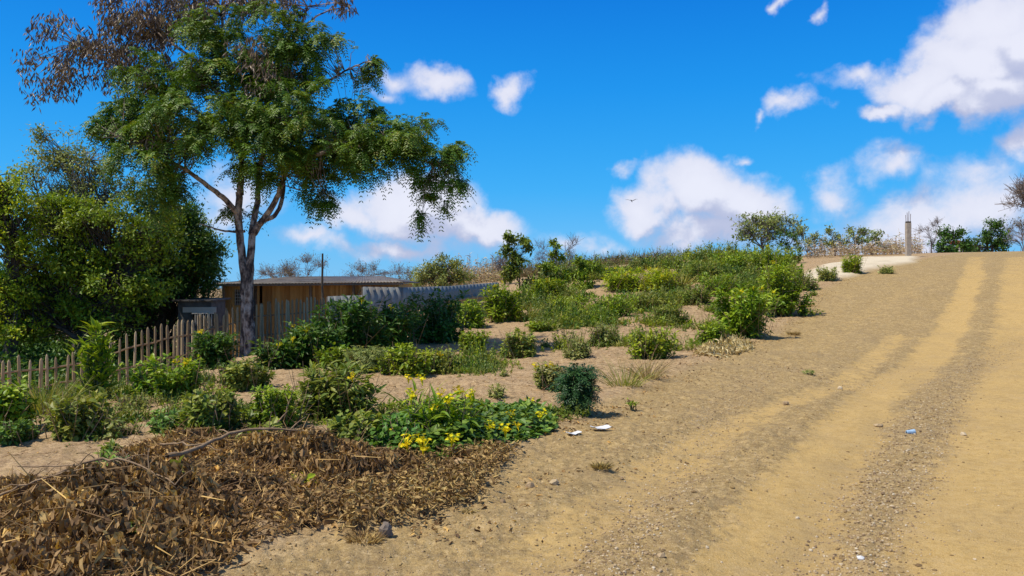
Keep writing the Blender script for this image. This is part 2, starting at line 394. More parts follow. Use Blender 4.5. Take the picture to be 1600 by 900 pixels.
M['roof'] = solid_mat('weathered_roof_sheet', [(.3, (.07, .06, .055)), (.55, (.17, .155, .15)), (.75, (.15, .095, .06))], 3, .6, .1, 20, metal=.2)
M['block'] = solid_mat('grey_block', [(.3, (.06, .058, .055)), (.7, (.16, .155, .15))], 4, .9, .4, 30)
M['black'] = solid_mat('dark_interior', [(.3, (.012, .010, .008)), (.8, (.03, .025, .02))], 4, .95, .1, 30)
M['concrete'] = solid_mat('post_concrete', [(.3, (.30, .24, .19)), (.7, (.45, .38, .31))], 7, .9, .4, 30)
M['steel'] = solid_mat('rusty_bar', [(.3, (.07, .035, .025)), (.8, (.16, .08, .05))], 12, .7, .3, 60)
M['white'] = solid_mat('white_litter', [(.3, (.65, .65, .66)), (.8, (.82, .82, .83))], 12, .5, .1, 60)
M['bluep'] = solid_mat('blue_plastic', [(.3, (.22, .36, .55)), (.8, (.45, .60, .75))], 12, .35, .1, 60)
M['redroof'] = solid_mat('rust_roof', [(.3, (.30, .09, .06)), (.8, (.42, .16, .10))], 3, .7, .1, 20)
M['cream'] = solid_mat('pale_plaster', [(.3, (.55, .50, .45)), (.8, (.68, .64, .58))], 3, .9, .1, 20)
M['stone'] = solid_mat('road_stone', [(.25, (.20, .135, .08)), (.45, (.40, .28, .16)), (.65, (.50, .38, .23)), (.85, (.62, .53, .40))], 14, .9, .4, 60, attr=.6)
M['clod'] = solid_mat('earth_clod', [(.25, (.18, .115, .055)), (.5, (.33, .225, .10)), (.8, (.46, .325, .15))], 14, .95, .4, 60, attr=.5)
M['bird'] = solid_mat('dark_feather', [(.2, (.02, .02, .02)), (.8, (.05, .045, .04))], 14, .8, .1, 60)

# ------------------------------------------------------------------ ground
TR = {   # wheel tracks: pixel path -> world path, half width (m)
 'a': ([(1524, 402), (1520, 430), (1500, 480), (1450, 555), (1365, 612), (1310, 680), (1260, 745), (1215, 830), (1180, 905)], .42, 1.0),
 'b': ([(1590, 402), (1592, 470), (1590, 560), (1575, 680), (1560, 800), (1555, 905)], .62, .95),
 'c': ([(1400, 520), (1320, 590), (1180, 640), (1060, 705), (960, 760), (870, 825), (790, 905)], .30, .65),
 'd': ([(1270, 545), (1330, 500), (1450, 430)], .35, .35),
}
TRW = {k: (GP(p), hw, s) for k, (p, hw, s) in TR.items()}
def extend(P):
    a = P[-1] + (P[-1] - P[-2]) / np.linalg.norm(P[-1] - P[-2]) * 9
    return np.vstack([P, a])
for k in 'abc': TRW[k] = (extend(TRW[k][0]), TRW[k][1], TRW[k][2])
ROAD_EDGE = GP([(150, 960), (330, 880), (560, 815), (700, 745), (800, 700), (875, 655), (960, 615), (1060, 575), (1180, 530), (1240, 495), (1275, 455), (1340, 425), (1440, 405)])
GULLY = GP([(1600, 520), (1480, 590), (1430, 680), (1360, 760), (1320, 830), (1290, 905)])
GULLY2 = GP([(1440, 560), (1340, 600), (1200, 560), (1120, 640), (960, 830), (900, 905)])
SAND = GP([(1245, 436), (1290, 415), (1350, 404), (1432, 402), (1420, 410), (1370, 418), (1330, 432), (1270, 441)])
def side(P, x, y):   # positive on the road side of the edge
    d = pdist(P, x, y); best = np.full(np.shape(x), 1e9); sg = np.ones(np.shape(x))
    for i in range(len(P) - 1):
        a, b = P[i], P[i + 1]; ab = b - a; t = np.clip(((x - a[0]) * ab[0] + (y - a[1]) * ab[1]) / (ab ** 2).sum(), 0, 1)
        dd = np.hypot(x - a[0] - t * ab[0], y - a[1] - t * ab[1]); c = ab[0] * (y - a[1]) - ab[1] * (x - a[0])
        m = dd < best; best = np.where(m, dd, best); sg = np.where(m, -np.sign(c), sg)
    return d * sg
rr = np.concatenate([np.geomspace(1.2, 90, 560), np.geomspace(92, 1500, 40)])
fa = np.linspace(R(-46), R(46), 760); ba = np.linspace(R(46), R(314), 150)[1:-1]
aa = np.concatenate([fa, ba]); nA = len(aa)
RR, AA = np.meshgrid(rr, aa, indexing='ij')
X = RR * np.sin(AA); Y = RR * np.cos(AA)
wob = fbm(X, Y, .9, 3) * .35
edge = side(ROAD_EDGE, X, Y) + wob * .7
road = ss(edge, -.25, .35)
dust = np.zeros_like(X)
for P, hw, s_ in TRW.values():
    d = pdist(P, X, Y) + fbm(X + 3, Y, 1.6, 3) * .2
    dust = np.maximum(dust, s_ * (1 - ss(d, hw * .45, hw * 1.55)))
dust = dust * (1 - .4 * ss(RR, 28, 50))
grav = np.maximum(1 - ss(pdist(GULLY, X, Y) + wob, .15, .7), .5 * (1 - ss(pdist(GULLY2, X, Y) + wob, .1, .5)))
sd = pdist(SAND, X, Y, True) * np.where(inpoly(SAND, X, Y), -1, 1) + wob * 1.2
sand = 1 - ss(sd, -.3, .5)
Z = H(X, Y)
far = 1 - ss(RR, 25, 60)
Z = Z + far * (fbm(X, Y, .55, 3) * .07 + fbm(X, Y, 5, 3) * .032 * (1 - .8 * dust) + fbm(X, Y, 21, 2) * .020 * (1 - .85 * dust))
Z = Z - .045 * dust * far - .05 * grav * far + .10 * sand - .04 * road * far
Z = Z + (1 - road) * far * fbm(X, Y, 2.2, 3) * .05
V = np.stack([X, Y, Z], -1).reshape(-1, 3)
nR = len(rr)
i, j = np.meshgrid(np.arange(nR - 1), np.arange(nA), indexing='ij'); j2 = (j + 1) % nA
Q = np.stack([i * nA + j, (i + 1) * nA + j, (i + 1) * nA + j2, i * nA + j2], -1).reshape(-1, 4)[:, ::-1]
V = np.vstack([V, [[0, 0, float(Z[0].mean())]]])
cap = np.stack([np.full(nA, len(V) - 1), np.arange(nA), (np.arange(nA) + 1) % nA], -1)[:, ::-1]
def A1(a, v0=0): return np.append(a.ravel(), v0)
gm = bpy.data.materials.new('dry_earth'); gm.use_nodes = True; t = NT(gm.node_tree); t.n.clear()
geo = t.node('ShaderNodeNewGeometry'); pos = geo.outputs['Position']
def attr(n): return t.node('ShaderNodeAttribute', attribute_name=n).outputs['Fac']
n1 = t.noise(pos, .8, 5, .6); n2 = t.noise(pos, 9, 6, .65); n3 = t.noise(pos, 55, 5, .7); n4 = t.noise(pos, 2.6, 5, .6)
base_r = t.mix(t.maprange(n4, .38, .64), (.36, .245, .095), (.47, .325, .13))
base_r = t.mix(t.maprange(n2, .35, .68, 0, .85), base_r, (.29, .20, .085))
dustc = t.mix(t.maprange(n2, .3, .7), (.50, .325, .11), (.58, .39, .145))
base_v = t.mix(t.maprange(n4, .35, .65), (.41, .27, .155), (.50, .345, .205))
base_v = t.mix(t.maprange(n2, .42, .7, 0, .8), base_v, (.30, .19, .105))
c = t.mix(attr('road'), base_v, base_r)
dm = t.maprange(t.math('MULTIPLY_ADD', t.math('SUBTRACT', t.noise(pos, 6, 7, .75, .6), .5), 2.4, attr('dust')), .25, .8)
c = t.mix(dm, c, dustc)
c = t.mix(t.math('MULTIPLY', attr('grav'), t.maprange(n2, .35, .65, 0, .7)), c, (.33, .23, .11))
n5 = t.noise(pos, 150, 3, .75)
n6 = t.noise(pos, 14, 7, .8, .8); n7 = t.noise(pos, 4.2, 7, .75, 1.0)
roughm = t.math('MULTIPLY_ADD', dm, -.62, .9)
c = t.mix(t.math('MULTIPLY', roughm, t.maprange(n6, .51, .60, 0, .85)), c, (.17, .11, .05))
c = t.mix(t.math('MULTIPLY', roughm, t.maprange(n6, .48, .39, 0, .8)), c, (.62, .46, .25))
c = t.mix(t.math('MULTIPLY', roughm, t.maprange(n7, .51, .60, 0, .7)), c, (.30, .205, .095))
c = t.mix(t.maprange(n7, .47, .38, 0, .45), c, (.52, .36, .17))
c = t.mix(t.maprange(n5, .5, .68, 0, .6), c, (.15, .10, .055)); c = t.mix(t.maprange(n5, .5, .32, 0, .5), c, (.66, .53, .34))
c = t.mix(attr('sand'), c, t.mix(n2, (.60, .50, .36), (.74, .65, .50)))
sp = t.maprange(n3, .56, .70)
c = t.mix(t.math('MULTIPLY', sp, t.math('MULTIPLY_ADD', dm, -.45, .6)), c, (.16, .11, .065))
sp2 = t.maprange(t.noise(pos, 38, 4, .7), .62, .72)
c = t.mix(t.math('MULTIPLY', sp2, t.math('MULTIPLY_ADD', dm, -.35, .5)), c, (.62, .52, .38))
c = t.mix(t.math('MULTIPLY', t.maprange(n1, .45, .7), .25), c, (.30, .22, .13))
p = t.node('ShaderNodeBsdfPrincipled'); t.link(c, p.inputs['Base Color']); p.inputs['Roughness'].default_value = .95; p.inputs['Specular IOR Level'].default_value = .12
b1 = t.node('ShaderNodeBump'); b1.inputs['Strength'].default_value = .9; b1.inputs['Distance'].default_value = .012; t.link(n3, b1.inputs['Height'])
b2 = t.node('ShaderNodeBump'); b2.inputs['Strength'].default_value = .5; b2.inputs['Distance'].default_value = .04; t.link(n2, b2.inputs['Height']); t.link(b1.outputs[0], b2.inputs['Normal'])
t.link(t.math('MULTIPLY_ADD', dm, -.4, .6), b2.inputs['Strength']); t.link(b2.outputs[0], p.inputs['Normal'])
o = t.node('ShaderNodeOutputMaterial'); t.link(p.outputs[0], o.inputs[0])
gr = mesh_np('ground', V, [Q, cap], gm, None, None, True, {'road': A1(road, 1), 'dust': A1(dust), 'grav': A1(grav), 'sand': A1(sand)})
tag(gr, 'dry tan earth with a rutted dirt road climbing the hill', None, None, 'structure')

# ------------------------------------------------------------------ plants
def lobe_pts(n, c, r, shell=.55):
    d = rvec(n); bumps = rvec(9); bm = ((d @ bumps.T) ** 5).max(1); shell = shell * .6
    rad = (shell + (1 - shell) * rng.random(n) ** .7) * (.72 + .62 * bm)
    r = np.asarray(r, float); P = np.asarray(c) + d * rad[:, None] * r
    m = max(2, n // 6); idx = rng.integers(0, m, n); q_ = min(.42, .55 * float(r.mean()))
    return P[idx] + rvec(n) * (rng.random((n, 1)) ** .5) * [q_, q_, q_ * .42], unit(d[idx] + rvec(n) * .5 + [0, 0, .3])
def fronds(gx, C, O, k, m, L, ll, lw, droop=.5, gs=None):
    "feathery sprays: k drooping fronds per spray, m leaflet pairs each"
    n = len(C); C = np.repeat(C, k, 0); O = np.repeat(O, k, 0)
    D = unit(O * .55 + rvec(n * k) * .9 + [0, 0, .1]); LL = L * (.7 + .6 * rng.random(n * k))[:, None]
    br = np.repeat(rng.random(n), k)
    S = unit(np.cross(D, [0, 0, 1.]))
    if gs is not None: gs.sticks(C, C + D * LL * .6 - [0, 0, .0], .006, .003)
    for j in range(m):
        u = (j + 1) / m
        P = C + D * LL * u - np.array([0, 0, 1.]) * LL * droop * u * u
        Dd = unit(D - np.array([0, 0, 1.]) * droop * 2 * u)
        for sgn in (-1, 1):
            dir_ = unit(S * sgn + Dd * .55 + rvec(n * k) * .25 - [0, 0, .35])
            gx.diamonds(P, dir_, np.cross(Dd, S) + rvec(n * k) * .3, ll * (.7 + .5 * rng.random(n * k)), lw, .1, np.clip(br * .6 + rng.random(n * k) * .4, 0, 1))
def clusters(gx, C, O, k, r, ll, lw, broad=False, droop=.2):
    n = len(C); br = np.repeat(rng.random(n), k); C = np.repeat(C, k, 0); O = np.repeat(O, k, 0)
    P = C + rvec(n * k) * r * rng.random((n * k, 1))
    D = unit(O * .4 + rvec(n * k) - [0, 0, droop]); Nn = unit(rvec(n * k) * .55 + [0, 0, .9] + O * .7)
    f = gx.broad if broad else gx.diamonds
    f(P, D, Nn, ll * (.6 + .7 * rng.random(n * k)), lw * (.7 + .6 * rng.random(n * k)), rnd=np.clip(br * .5 + rng.random(n * k) * .5, 0, 1))
def curve(a, b, n=7, bow=.12, up=.15):
    a = np.asarray(a, float); b = np.asarray(b, float); L = np.linalg.norm(b - a)
    u = np.linspace(0, 1, n)[:, None]; off = rng.normal(size=3) * bow * L * .5
    mid = np.sin(u * math.pi) * (off + [0, 0, up * L])
    return a + (b - a) * u + mid + rng.normal(size=(n, 3)) * L * .008 * np.sin(u * math.pi)

def make_tree(name, label, base, lobes, trunk_r=.12, trunk_top=None, bark='darkbark', leaf='mid', kind='cluster', ll=.12, lw=.05, k=14, rr_=.3,
              group=None, cat='tree', sides=7, twigs=True, lean=0):
    base = np.asarray(base, float); rt = root(name, base, label, cat, group)
    gb = Geo(); gl = Geo()
    cc = np.mean([l[0] for l in lobes], 0)
    tt = np.array(trunk_top) if trunk_top is not None else base + (cc - base) * [.5, .5, .55]
    trunk = curve(base - [0, 0, .2], tt, 8, .06, 0); gb.tubes([(trunk, np.linspace(trunk_r * 1.25, trunk_r * .7, 8))], sides, .1)
    for (c_, r_, n_) in lobes:
        c_ = np.asarray(c_, float); r_ = np.asarray(r_, float)
        st = trunk[random.randint(4, 7)]
        br = curve(st, c_, 7, .2, .05); gb.tubes([(br, np.linspace(trunk_r * .5, trunk_r * .14, 7))], 5, .1)
        P, D = lobe_pts(n_, c_, r_)
        j = rng.integers(3, 7, n_); src = br[j]
        if twigs: 
            mid = (src + P) / 2 + rng.normal(size=P.shape) * .12 + [0, 0, .08]
            gb.sticks(src, mid, trunk_r * .09 + .004, trunk_r * .06 + .003); gb.sticks(mid, P, trunk_r * .06 + .003, .003)
        if kind == 'cluster': clusters(gl, P, D, k, rr_, ll, lw)
        elif kind == 'broad': clusters(gl, P, D, k, rr_, ll, lw, True)
        elif kind == 'frond': fronds(gl, P, D, 4, 5, rr_, ll, lw)
        elif kind == 'bare':
            A = np.repeat(P, 5, 0); d2 = unit(np.repeat(D, 5, 0) * .6 + rvec(len(A)) * .8 + [0, 0, .35])
            E = A + d2 * rr_ * (.5 + rng.random((len(A), 1))); gb.sticks(A, E, .008, .004)
            A2 = np.repeat(A + (E - A) * .5, 2, 0); gb.sticks(A2, A2 + unit(rvec(len(A2)) + [0, 0, .4]) * rr_ * .5, .005, .003)
            if k: clusters(gl, E, d2, k, rr_ * .3, ll, lw)
    tr = gb.build('trunk', M[bark], rt)
    if gl.n: gl.build('crown', M[leaf], rt)
    return rt

FLOWER = None
def flower_mesh():
    gx = Geo(); n = 16
    C = rvec(n) * [.10, .10, .08]
    gx.tubes([(np.array([[0, 0, -.22], c_ * .3 - [0, 0, .05], c_]), .004) for c_ in C], 3)
    for c_ in C:
        m = 7; a = np.arange(m) * 6.283 / m; nrm = unit(c_ + [0, -.03, .08] + rng.normal(size=3) * .03)
        A = unit(np.cross(nrm, [.3, 1, .2])); B = np.cross(nrm, A)
        D = np.cos(a)[:, None] * A + np.sin(a)[:, None] * B
        gx.diamonds(np.repeat(c_[None], m, 0), D + nrm * .25, np.repeat(nrm[None], m, 0), .035, .02)
    o = gx.build('flower_cluster', M['yellow'], origin=(0, 0, 0)); me = o.data; bpy.data.objects.remove(o); return me
FLOWER = flower_mesh()
def flowers(rt, pts, s=1.0):
    o0 = np.array(rt['_o'])
    for p_ in pts:
        o = bpy.data.objects.new('flower_cluster', FLOWER); col.objects.link(o); o.parent = rt
        o.location = tuple(np.asarray(p_) - o0); q_ = s * random.uniform(.7, 1.2); o.scale = (q_, q_, q_ * .8); o.rotation_euler = (random.uniform(-.3, .3), random.uniform(-.3, .3), random.uniform(0, 6))

def shrub(px, py, wpx, hpx, label, leaf='mid', style='broad', ll=.08, lw=.045, dens=1.0, fl=0, name='shrub', cat='shrub', y=None, group=None, fs=.62, depth=.9):
    b = G(px, py) if y is None else GD(px, y)
    ll *= 1.12; lw *= 1.15; b = b - np.array([0, 0, .04 if name == 'dry_tuft' else .03])
    if b[1] < 9: b[2] += float(max(heap_h(np.array([b[0]]), np.array([b[1]]))[0], 0)) * 1.0
    s = b[1] / F; wd = wpx * s / 2 * (1.08 if style not in ('grass', 'feather', 'upright') else 1.0); h = hpx * s * .94
    rt = root(name, b, label, cat, group)
    gs = Geo(); gl = Geo()
    area = wd * h * 4
    ns = int(max(8, min(150, 34 * area / max(ll, .05) / .35 * .09 * 1.5 * dens)))
    if style in ('broad', 'long', 'upright', 'small', 'feather'):
        lobes = []                      # uneven outline: several sub-mounds of different height
        NL = 8; ang0 = rng.random() * 6.28
        for q_ in range(NL):
            a = ang0 + q_ * 2.4; r_ = .25 + .6 * rng.random()
            lobes.append((np.array([math.cos(a) * wd * r_, math.sin(a) * wd * depth * r_, 0]), .22 + .25 * rng.random(), .35 + .62 * rng.random() * (1.15 - .5 * r_)))
        lobes[0] = (np.array([rng.normal() * .15 * wd, 0, 0]), .45, .98); lobes[3] = (lobes[3][0] * .6, .35, .9)
        allE = []
        for q_ in range(ns):
            c_, rs, hs_ = lobes[q_ % NL]
            if style in ('upright', 'feather'): c_ = c_ * .45; hs_ = .6 + .45 * rng.random()
            a = rng.random() * 6.28; el_ = rng.random() ** .8 * 1.5
            rs = rs * (.6 + .8 * rng.random())
            e = b + c_ + np.array([math.cos(a) * math.cos(el_) * wd * rs, math.sin(a) * math.cos(el_) * wd * depth * rs, h * hs_ * (.08 + .92 * math.sin(el_)) * (.6 + .5 * rng.random() ** 1.3)])
            if style in ('upright', 'feather') or rng.random() < .3:
                wu = {'upright': .5, 'feather': .8}.get(style, .85); hu = .45 + .6 * rng.random() if style == 'upright' else .45 + .5 * rng.random()
                e = b + np.array([math.cos(a) * wd * wu * rng.random() ** .5, math.sin(a) * wd * wu * rng.random() ** .5, h * hu]); c_ = (e - b) * [.5, .5, 0]
            st = b + c_ * (.7 if style not in ('upright', 'feather') else .3) + np.array([rng.normal() * wd * .06, rng.normal() * wd * .06, -.03])
            pth = curve(st, e, 5, .18, .10); allE.append(e)
            gs.tubes([(pth, np.linspace(.008 + h * .004, .003, 5))], 3)
            L = np.linalg.norm(e - st); m = int(max(6, (L / (ll * .27)) * dens)) if style != 'feather' else int(max(4, L / .07))
            u = (.22 + .78 * rng.random(m)) * 4; k0 = np.minimum(u.astype(int), 3); f = (u - k0)[:, None]
            P = pth[k0] * (1 - f) + pth[k0 + 1] * f; T = unit(pth[k0 + 1] - pth[k0])
            out = unit(P - (b + [0, 0, h * .15]))
            br = rng.random() * .5
            if style == 'feather':
                fronds(gl, P, out, 1, 6, .16, .05, .016, .45)
            else:
                rv = rvec(m)
                if style == 'long': D = unit(rv * .7 + out * .5 + [0, 0, .25]); cu, fo = .45, .2
                elif style == 'upright': D = unit(rv * .7 + T * .8 + [0, 0, .2]); cu, fo = .3, .2
                else: D = unit(rv + out * .35); cu, fo = .22, .15
                D[:, 2] = D[:, 2] * .7
                Nn = unit(rvec(m) * .55 + [0, 0, 1.] + out * .4)
                P = P + rv * ll * .3
                P[:, 2] = np.maximum(P[:, 2], H(P[:, 0], P[:, 1]) + .02)
                f_ = gl.diamonds if style == 'small' else gl.broad
                tip = np.clip(u / 4, 0, 1) * .25
                kw = dict(rnd=np.clip(br + rng.random(m) * .35 + tip, 0, 1))
                if f_ == gl.broad: kw.update(curl=cu, fold=fo)
                f_(P, D, Nn, ll * (.55 + .75 * rng.random(m)), lw * (.6 + .7 * rng.random(m)), **kw)
        if fl:
            E = np.array(allE); o_ = np.argsort(-(E[:, 2] - .4 * E[:, 1] + rng.random(len(E)) * h * .6))[:fl]
            flowers(rt, E[o_] + [0, -.03, .03], fs)
    elif style == 'grass':
        n = int(260 * dens); a = rng.random(n) * 6.28; r_ = rng.random(n) ** .5
        P = b + np.stack([np.cos(a) * wd * .45 * r_, np.sin(a) * wd * .4 * r_, np.full(n, -.02)], 1)
        D = unit(np.stack([np.cos(a) * r_ * .8, np.sin(a) * r_ * .8, np.full(n, 1.0)], 1) + rng.normal(size=(n, 3)) * .2)
        gl.blades(P, D, h * (.5 + .7 * rng.random(n)), lw, .25 + .5 * rng.random(n))
        if fl: flowers(rt, P[:fl] + [0, 0, h * .8], fs)
    if gs.n: gs.build('stem', M['stem'], rt)
    if style in ('broad', 'long', 'small') and hpx > 30:
        nd = int(16 + wpx / 8); a_ = rng.random(nd) * 6.28; r_ = rng.random(nd) ** .5
        A_ = b + np.column_stack([np.cos(a_) * r_ * wd * .8, np.sin(a_) * r_ * wd * .7, np.zeros(nd)])
        B_ = A_ + unit(rng.normal(size=(nd, 3)) * .35 + [0, 0, 1]) * (h * (.5 + .65 * rng.random((nd, 1)))); gd = Geo()
        gd.sticks(A_, B_, .006, .003); C_ = A_ + (B_ - A_) * .65; gd.sticks(C_, C_ + unit(rvec(nd) + [0, 0, .8]) * h * .25, .004, .002)
        gd.build('dry_stem', M['stick'], rt)
    gl.build('foliage', M[leaf], rt)
    return rt

HP = GP([(-60, 765), (60, 752), (150, 752), (215, 700), (320, 668), (450, 680), (560, 705), (630, 728), (690, 735), (680, 765), (610, 785), (500, 818), (400, 842), (330, 880), (260, 935), (150, 990), (-60, 990)])
MND = [(G(60, 850), .7, .16), (G(250, 720), .55, .22), (G(420, 735), .7, .26), (G(520, 725), .6, .22), (G(150, 810), .8, .2), (G(320, 790), .8, .18), (G(620, 745), .5, .10), (G(30, 900) * [1, 1, 1], 1.0, .32)]
def heap_h(x, y): return .36 * heap_h0(x, y)
def heap_h0(x, y):
    d = pdist(HP, x, y, True) * np.where(inpoly(HP, x, y), 1, -1)
    z = .05
    for c_, r_, h_ in MND: z = z + h_ * np.exp(-((x - c_[0]) ** 2 + (y - c_[1]) ** 2) / (r_ * r_))
    return z * ss(d, -.02, .45) * (1 + fbm(x, y, 2.4, 3) * 1.1)
# ------------------------------------------------------------------ main tree
TY = 19.7
tb = GD(388, TY)
mt = root('tall_tree', tb, 'tall pale trunked feathery tree with brown pods in front of the bamboo house', 'tree')
gb = Geo(); sk = {}
def pth(name, pts, r0, r1, sides=9, dz=0):
    P = np.array([W(a, c_, TY + d) for a, c_, d in pts]); 
    u = np.linspace(0, len(P) - 1, len(P) * 4); P = np.stack([np.interp(u, np.arange(len(P)), P[:, i]) for i in range(3)], 1)
    k = np.array([.25, .5, .25]); Q_ = P.copy()
    for _ in range(3): Q_[1:-1] = Q_[:-2] * .25 + Q_[1:-1] * .5 + Q_[2:] * .25
    Q_ += rng.normal(size=Q_.shape) * .008
    gb.tubes([(Q_, np.linspace(r0, r1, len(Q_)))], sides, .12); sk[name] = Q_
pth('t1', [(393, 575, 0), (390, 520, 0), (388, 470, 0), (391, 420, 0), (394, 365, .05)], .14, .085, 12)
pth('t1f', [(397, 590, -.05), (392, 560, 0), (389, 535, 0)], .19, .12, 12)
pth('t2', [(380, 575, .15), (384, 500, .12), (382, 430, .15), (376, 380, .2), (372, 340, .2), (374, 300, .2)], .115, .08, 10)
pth('t2b', [(374, 305, .2), (380, 250, .3), (372, 190, .5), (362, 130, .6), (350, 70, .8), (345, 10, 1)], .085, .028)
pth('r1', [(394, 368, .05), (410, 345, 0), (428, 320, -.1), (440, 290, -.2), (452, 255, -.3), (470, 215, -.3)], .09, .04)
pth('r2', [(412, 344, 0), (432, 338, -.1), (445, 300, .3), (440, 250, .6), (450, 190, .8), (455, 120, .9)], .06, .028)
pth('m1', [(392, 366, .05), (402, 320, .3), (405, 270, .6), (418, 200, .7), (420, 120, .7), (470, 45, .8), (480, 10, .9)], .08, .025)
pth('l1', [(374, 335, .2), (350, 310, 0), (325, 290, -.2), (290, 265, -.5), (245, 240, -.8), (190, 215, -1)], .075, .03)
pth('l2', [(382, 362, .2), (350, 362, .4), (310, 350, .5)], .035, .012)
pth('l3', [(376, 240, .3), (330, 190, .4), (270, 150, .5), (200, 110, .8), (120, 70, 1)], .06, .02)
pth('l4', [(362, 130, .6), (300, 90, .8), (230, 40, 1)], .05, .02)
pth('e1', [(452, 255, -.3), (510, 235, -.5), (570, 235, -.6), (630, 240, -.6), (690, 262, -.6)], .06, .02)
pth('e2', [(450, 190, .8), (490, 140, .7), (540, 110, .5), (575, 95, .3)], .04, .012)
pth('e3', [(472, 45, .8), (500, 20, 1), (550, 8, 1)], .03, .01)
bark_paths = np.concatenate(list(v_ for k_, v_ in sk.items() if k_ not in ('t1', 't2', 't1f')))
gl = Geo(); gp = Geo()
def lobe(px, py, rx, ry, d, n, what='leaf', rd=None):
    n = int(n * (.98 if what == 'leaf' else .85))
    c_ = W(px, py, TY + d); s = TY / F; r_ = np.array([rx * s, (rd or rx * s * .8), ry * s])
    P, D = lobe_pts(n, c_, r_, .35)
    j = np.array([np.argmin(((bark_paths - p_) ** 2).sum(1)) for p_ in c_ + (P - c_) * .5]); src = bark_paths[j]
    mid = (src * .5 + P * .5) + rng.normal(size=P.shape) * .12 + [0, 0, .06]
    far_ = rng.random(n) < .55
    gb.sticks(src[far_], mid[far_], .013, .008); gb.sticks(mid[far_], P[far_], .008, .004)
    if what == 'leaf': fronds(gl, P, D, 6, 7, .32, .095, .031, .65)
    elif what == 'sparse': fronds(gl, P, D, 4, 5, .24, .08, .03, .5)
    else:
        k = 22; P = P + rvec(n) * .25; C = np.repeat(P, k, 0) + rvec(n * k) * .2; d_ = unit(rvec(n * k) * .55 - [0, 0, .8])
        gp.diamonds(C, d_, rvec(n * k), (.12 + .10 * rng.random(n * k)), .04, .15, np.clip(np.repeat(rng.random(n), k) * .5 + rng.random(n * k) * .5, 0, 1))
for a in [(430, 85, 75, 50, .3, 120), (340, 110, 90, 52, 0, 130), (270, 200, 90, 60, -.4, 150), (330, 205, 90, 60, -.8, 130), (430, 195, 95, 60, -.6, 170),
          (235, 245, 60, 45, -.9, 80), (520, 195, 80, 45, -.3, 120), (560, 235, 80, 42, -.6, 120), (620, 238, 70, 42, -.6, 110), (690, 245, 44, 42, -.6, 80), (700, 290, 26, 26, -.6, 18),
          (668, 325, 24, 22, -.6, 20), (480, 275, 60, 40, -.2, 70), (505, 310, 30, 28, -.2, 16), (150, 195, 40, 38, -.8, 26), (200, 160, 50, 35, -.2, 45), (395, 250, 60, 32, -1.2, 50),
          (390, 140, 90, 50, 1.2, 90), (500, 240, 70, 40, 1.0, 60), (250, 300, 55, 30, -.5, 32), (360, 345, 40, 22, .3, 12), (580, 115, 12, 45, .3, 16), (560, 170, 35, 22, 0, 26), (415, 295, 35, 25, -.6, 16), (340, 60, 70, 36, .3, 80), (440, 50, 70, 34, .3, 80), (500, 70, 50, 30, .3, 36), (260, 130, 60, 40, -.2, 60), (400, 150, 110, 50, -.3, 110), (220, 205, 70, 40, -.6, 70), (560, 205, 60, 36, .2, 60), (610, 215, 60, 30, .2, 50)]: lobe(*a)
for a in [(520, 100, 50, 42, .4, 46, 'sparse'), (440, 150, 60, 60, 1.2, 40, 'sparse'), (300, 150, 100, 50, 1.2, 60, 'sparse')]: lobe(*a)
for a in [(120, 75, 75, 38, .9, 62, 'pod'), (60, 55, 36, 22, .9, 8, 'pod'), (35, 93, 24, 14, .9, 6, 'pod'), (55, 140, 30, 20, .9, 10, 'pod'), (90, 120, 38, 24, .9, 15, 'pod'), (210, 45, 90, 48, 1, 120, 'pod'), (200, 100, 70, 36, .8, 75, 'pod'),
          (310, 20, 90, 34, 1, 110, 'pod'), (430, 2, 90, 20, 1.0, 60, 'pod'), (250, -20, 120, 40, 1, 70, 'pod'), (540, 4, 36, 9, 1, 10, 'pod'), (400, 105, 70, 30, -.4, 26, 'pod'), (270, 125, 60, 28, .2, 34, 'pod')]: lobe(*a)
gb.build('trunk', M['bark'], mt, smooth=False); gl.build('crown', M['tree'], mt); gp.build('seed_pods', M['pods'], mt)

# ------------------------------------------------------------------ trees behind the left fence
def LB(px, py, y, rx, ry, n, d=0):
    if y < 32: n = int(n * 1.7)
    s = y / F; return (W(px, py, y + d), (rx * s, rx * s * .8, ry * s), n)
y = 21.0
make_tree('leaning_tree', 'yellow green tree with a leaning trunk at the left edge behind the fence', GD(-6, y),
          [LB(5, 300, y, 48, 34, 80), LB(15, 350, y, 55, 42, 100), LB(-50, 330, y, 70, 60, 80), LB(30, 395, y, 42, 34, 50), LB(-80, 420, y, 60, 60, 50), LB(20, 450, y, 45, 34, 60), LB(10, 500, y, 50, 36, 60)], .16, W(25, 400, y), leaf='lime', ll=.11, lw=.05, k=16, rr_=.28)
y = 24.0
make_tree('tall_airy_tree', 'tall airy grey green tree rising left of the big feathery tree', GD(120, y),
          [LB(90, 240, y, 48, 42, 46), LB(70, 215, y, 26, 20, 12), LB(140, 250, y, 60, 46, 80), LB(80, 300, y, 55, 45, 80), LB(170, 310, y, 60, 45, 90), LB(50, 260, y, 34, 30, 16), LB(110, 360, y, 70, 50, 90)], .07, bark='twig', leaf='grey', ll=.11, lw=.05, k=14, rr_=.26)
y = 22.0
make_tree('bushy_tree', 'broad bushy mid green tree hanging over the left picket fence', GD(150, y),
          [LB(100, 340, y, 70, 42, 110), LB(170, 350, y, 75, 45, 130), LB(230, 370, y, 60, 45, 110), LB(120, 410, y, 90, 48, 150), LB(60, 430, y, 60, 45, 90), LB(200, 430, y, 75, 45, 110), LB(90, 490, y, 85, 45, 130), LB(30, 500, y, 60, 50, 90), LB(170, 490, y, 60, 35, 70), LB(-40, 470, y, 60, 70, 80)], .16, leaf='mid', ll=.12, lw=.055, k=16, rr_=.30)
y = 25.0
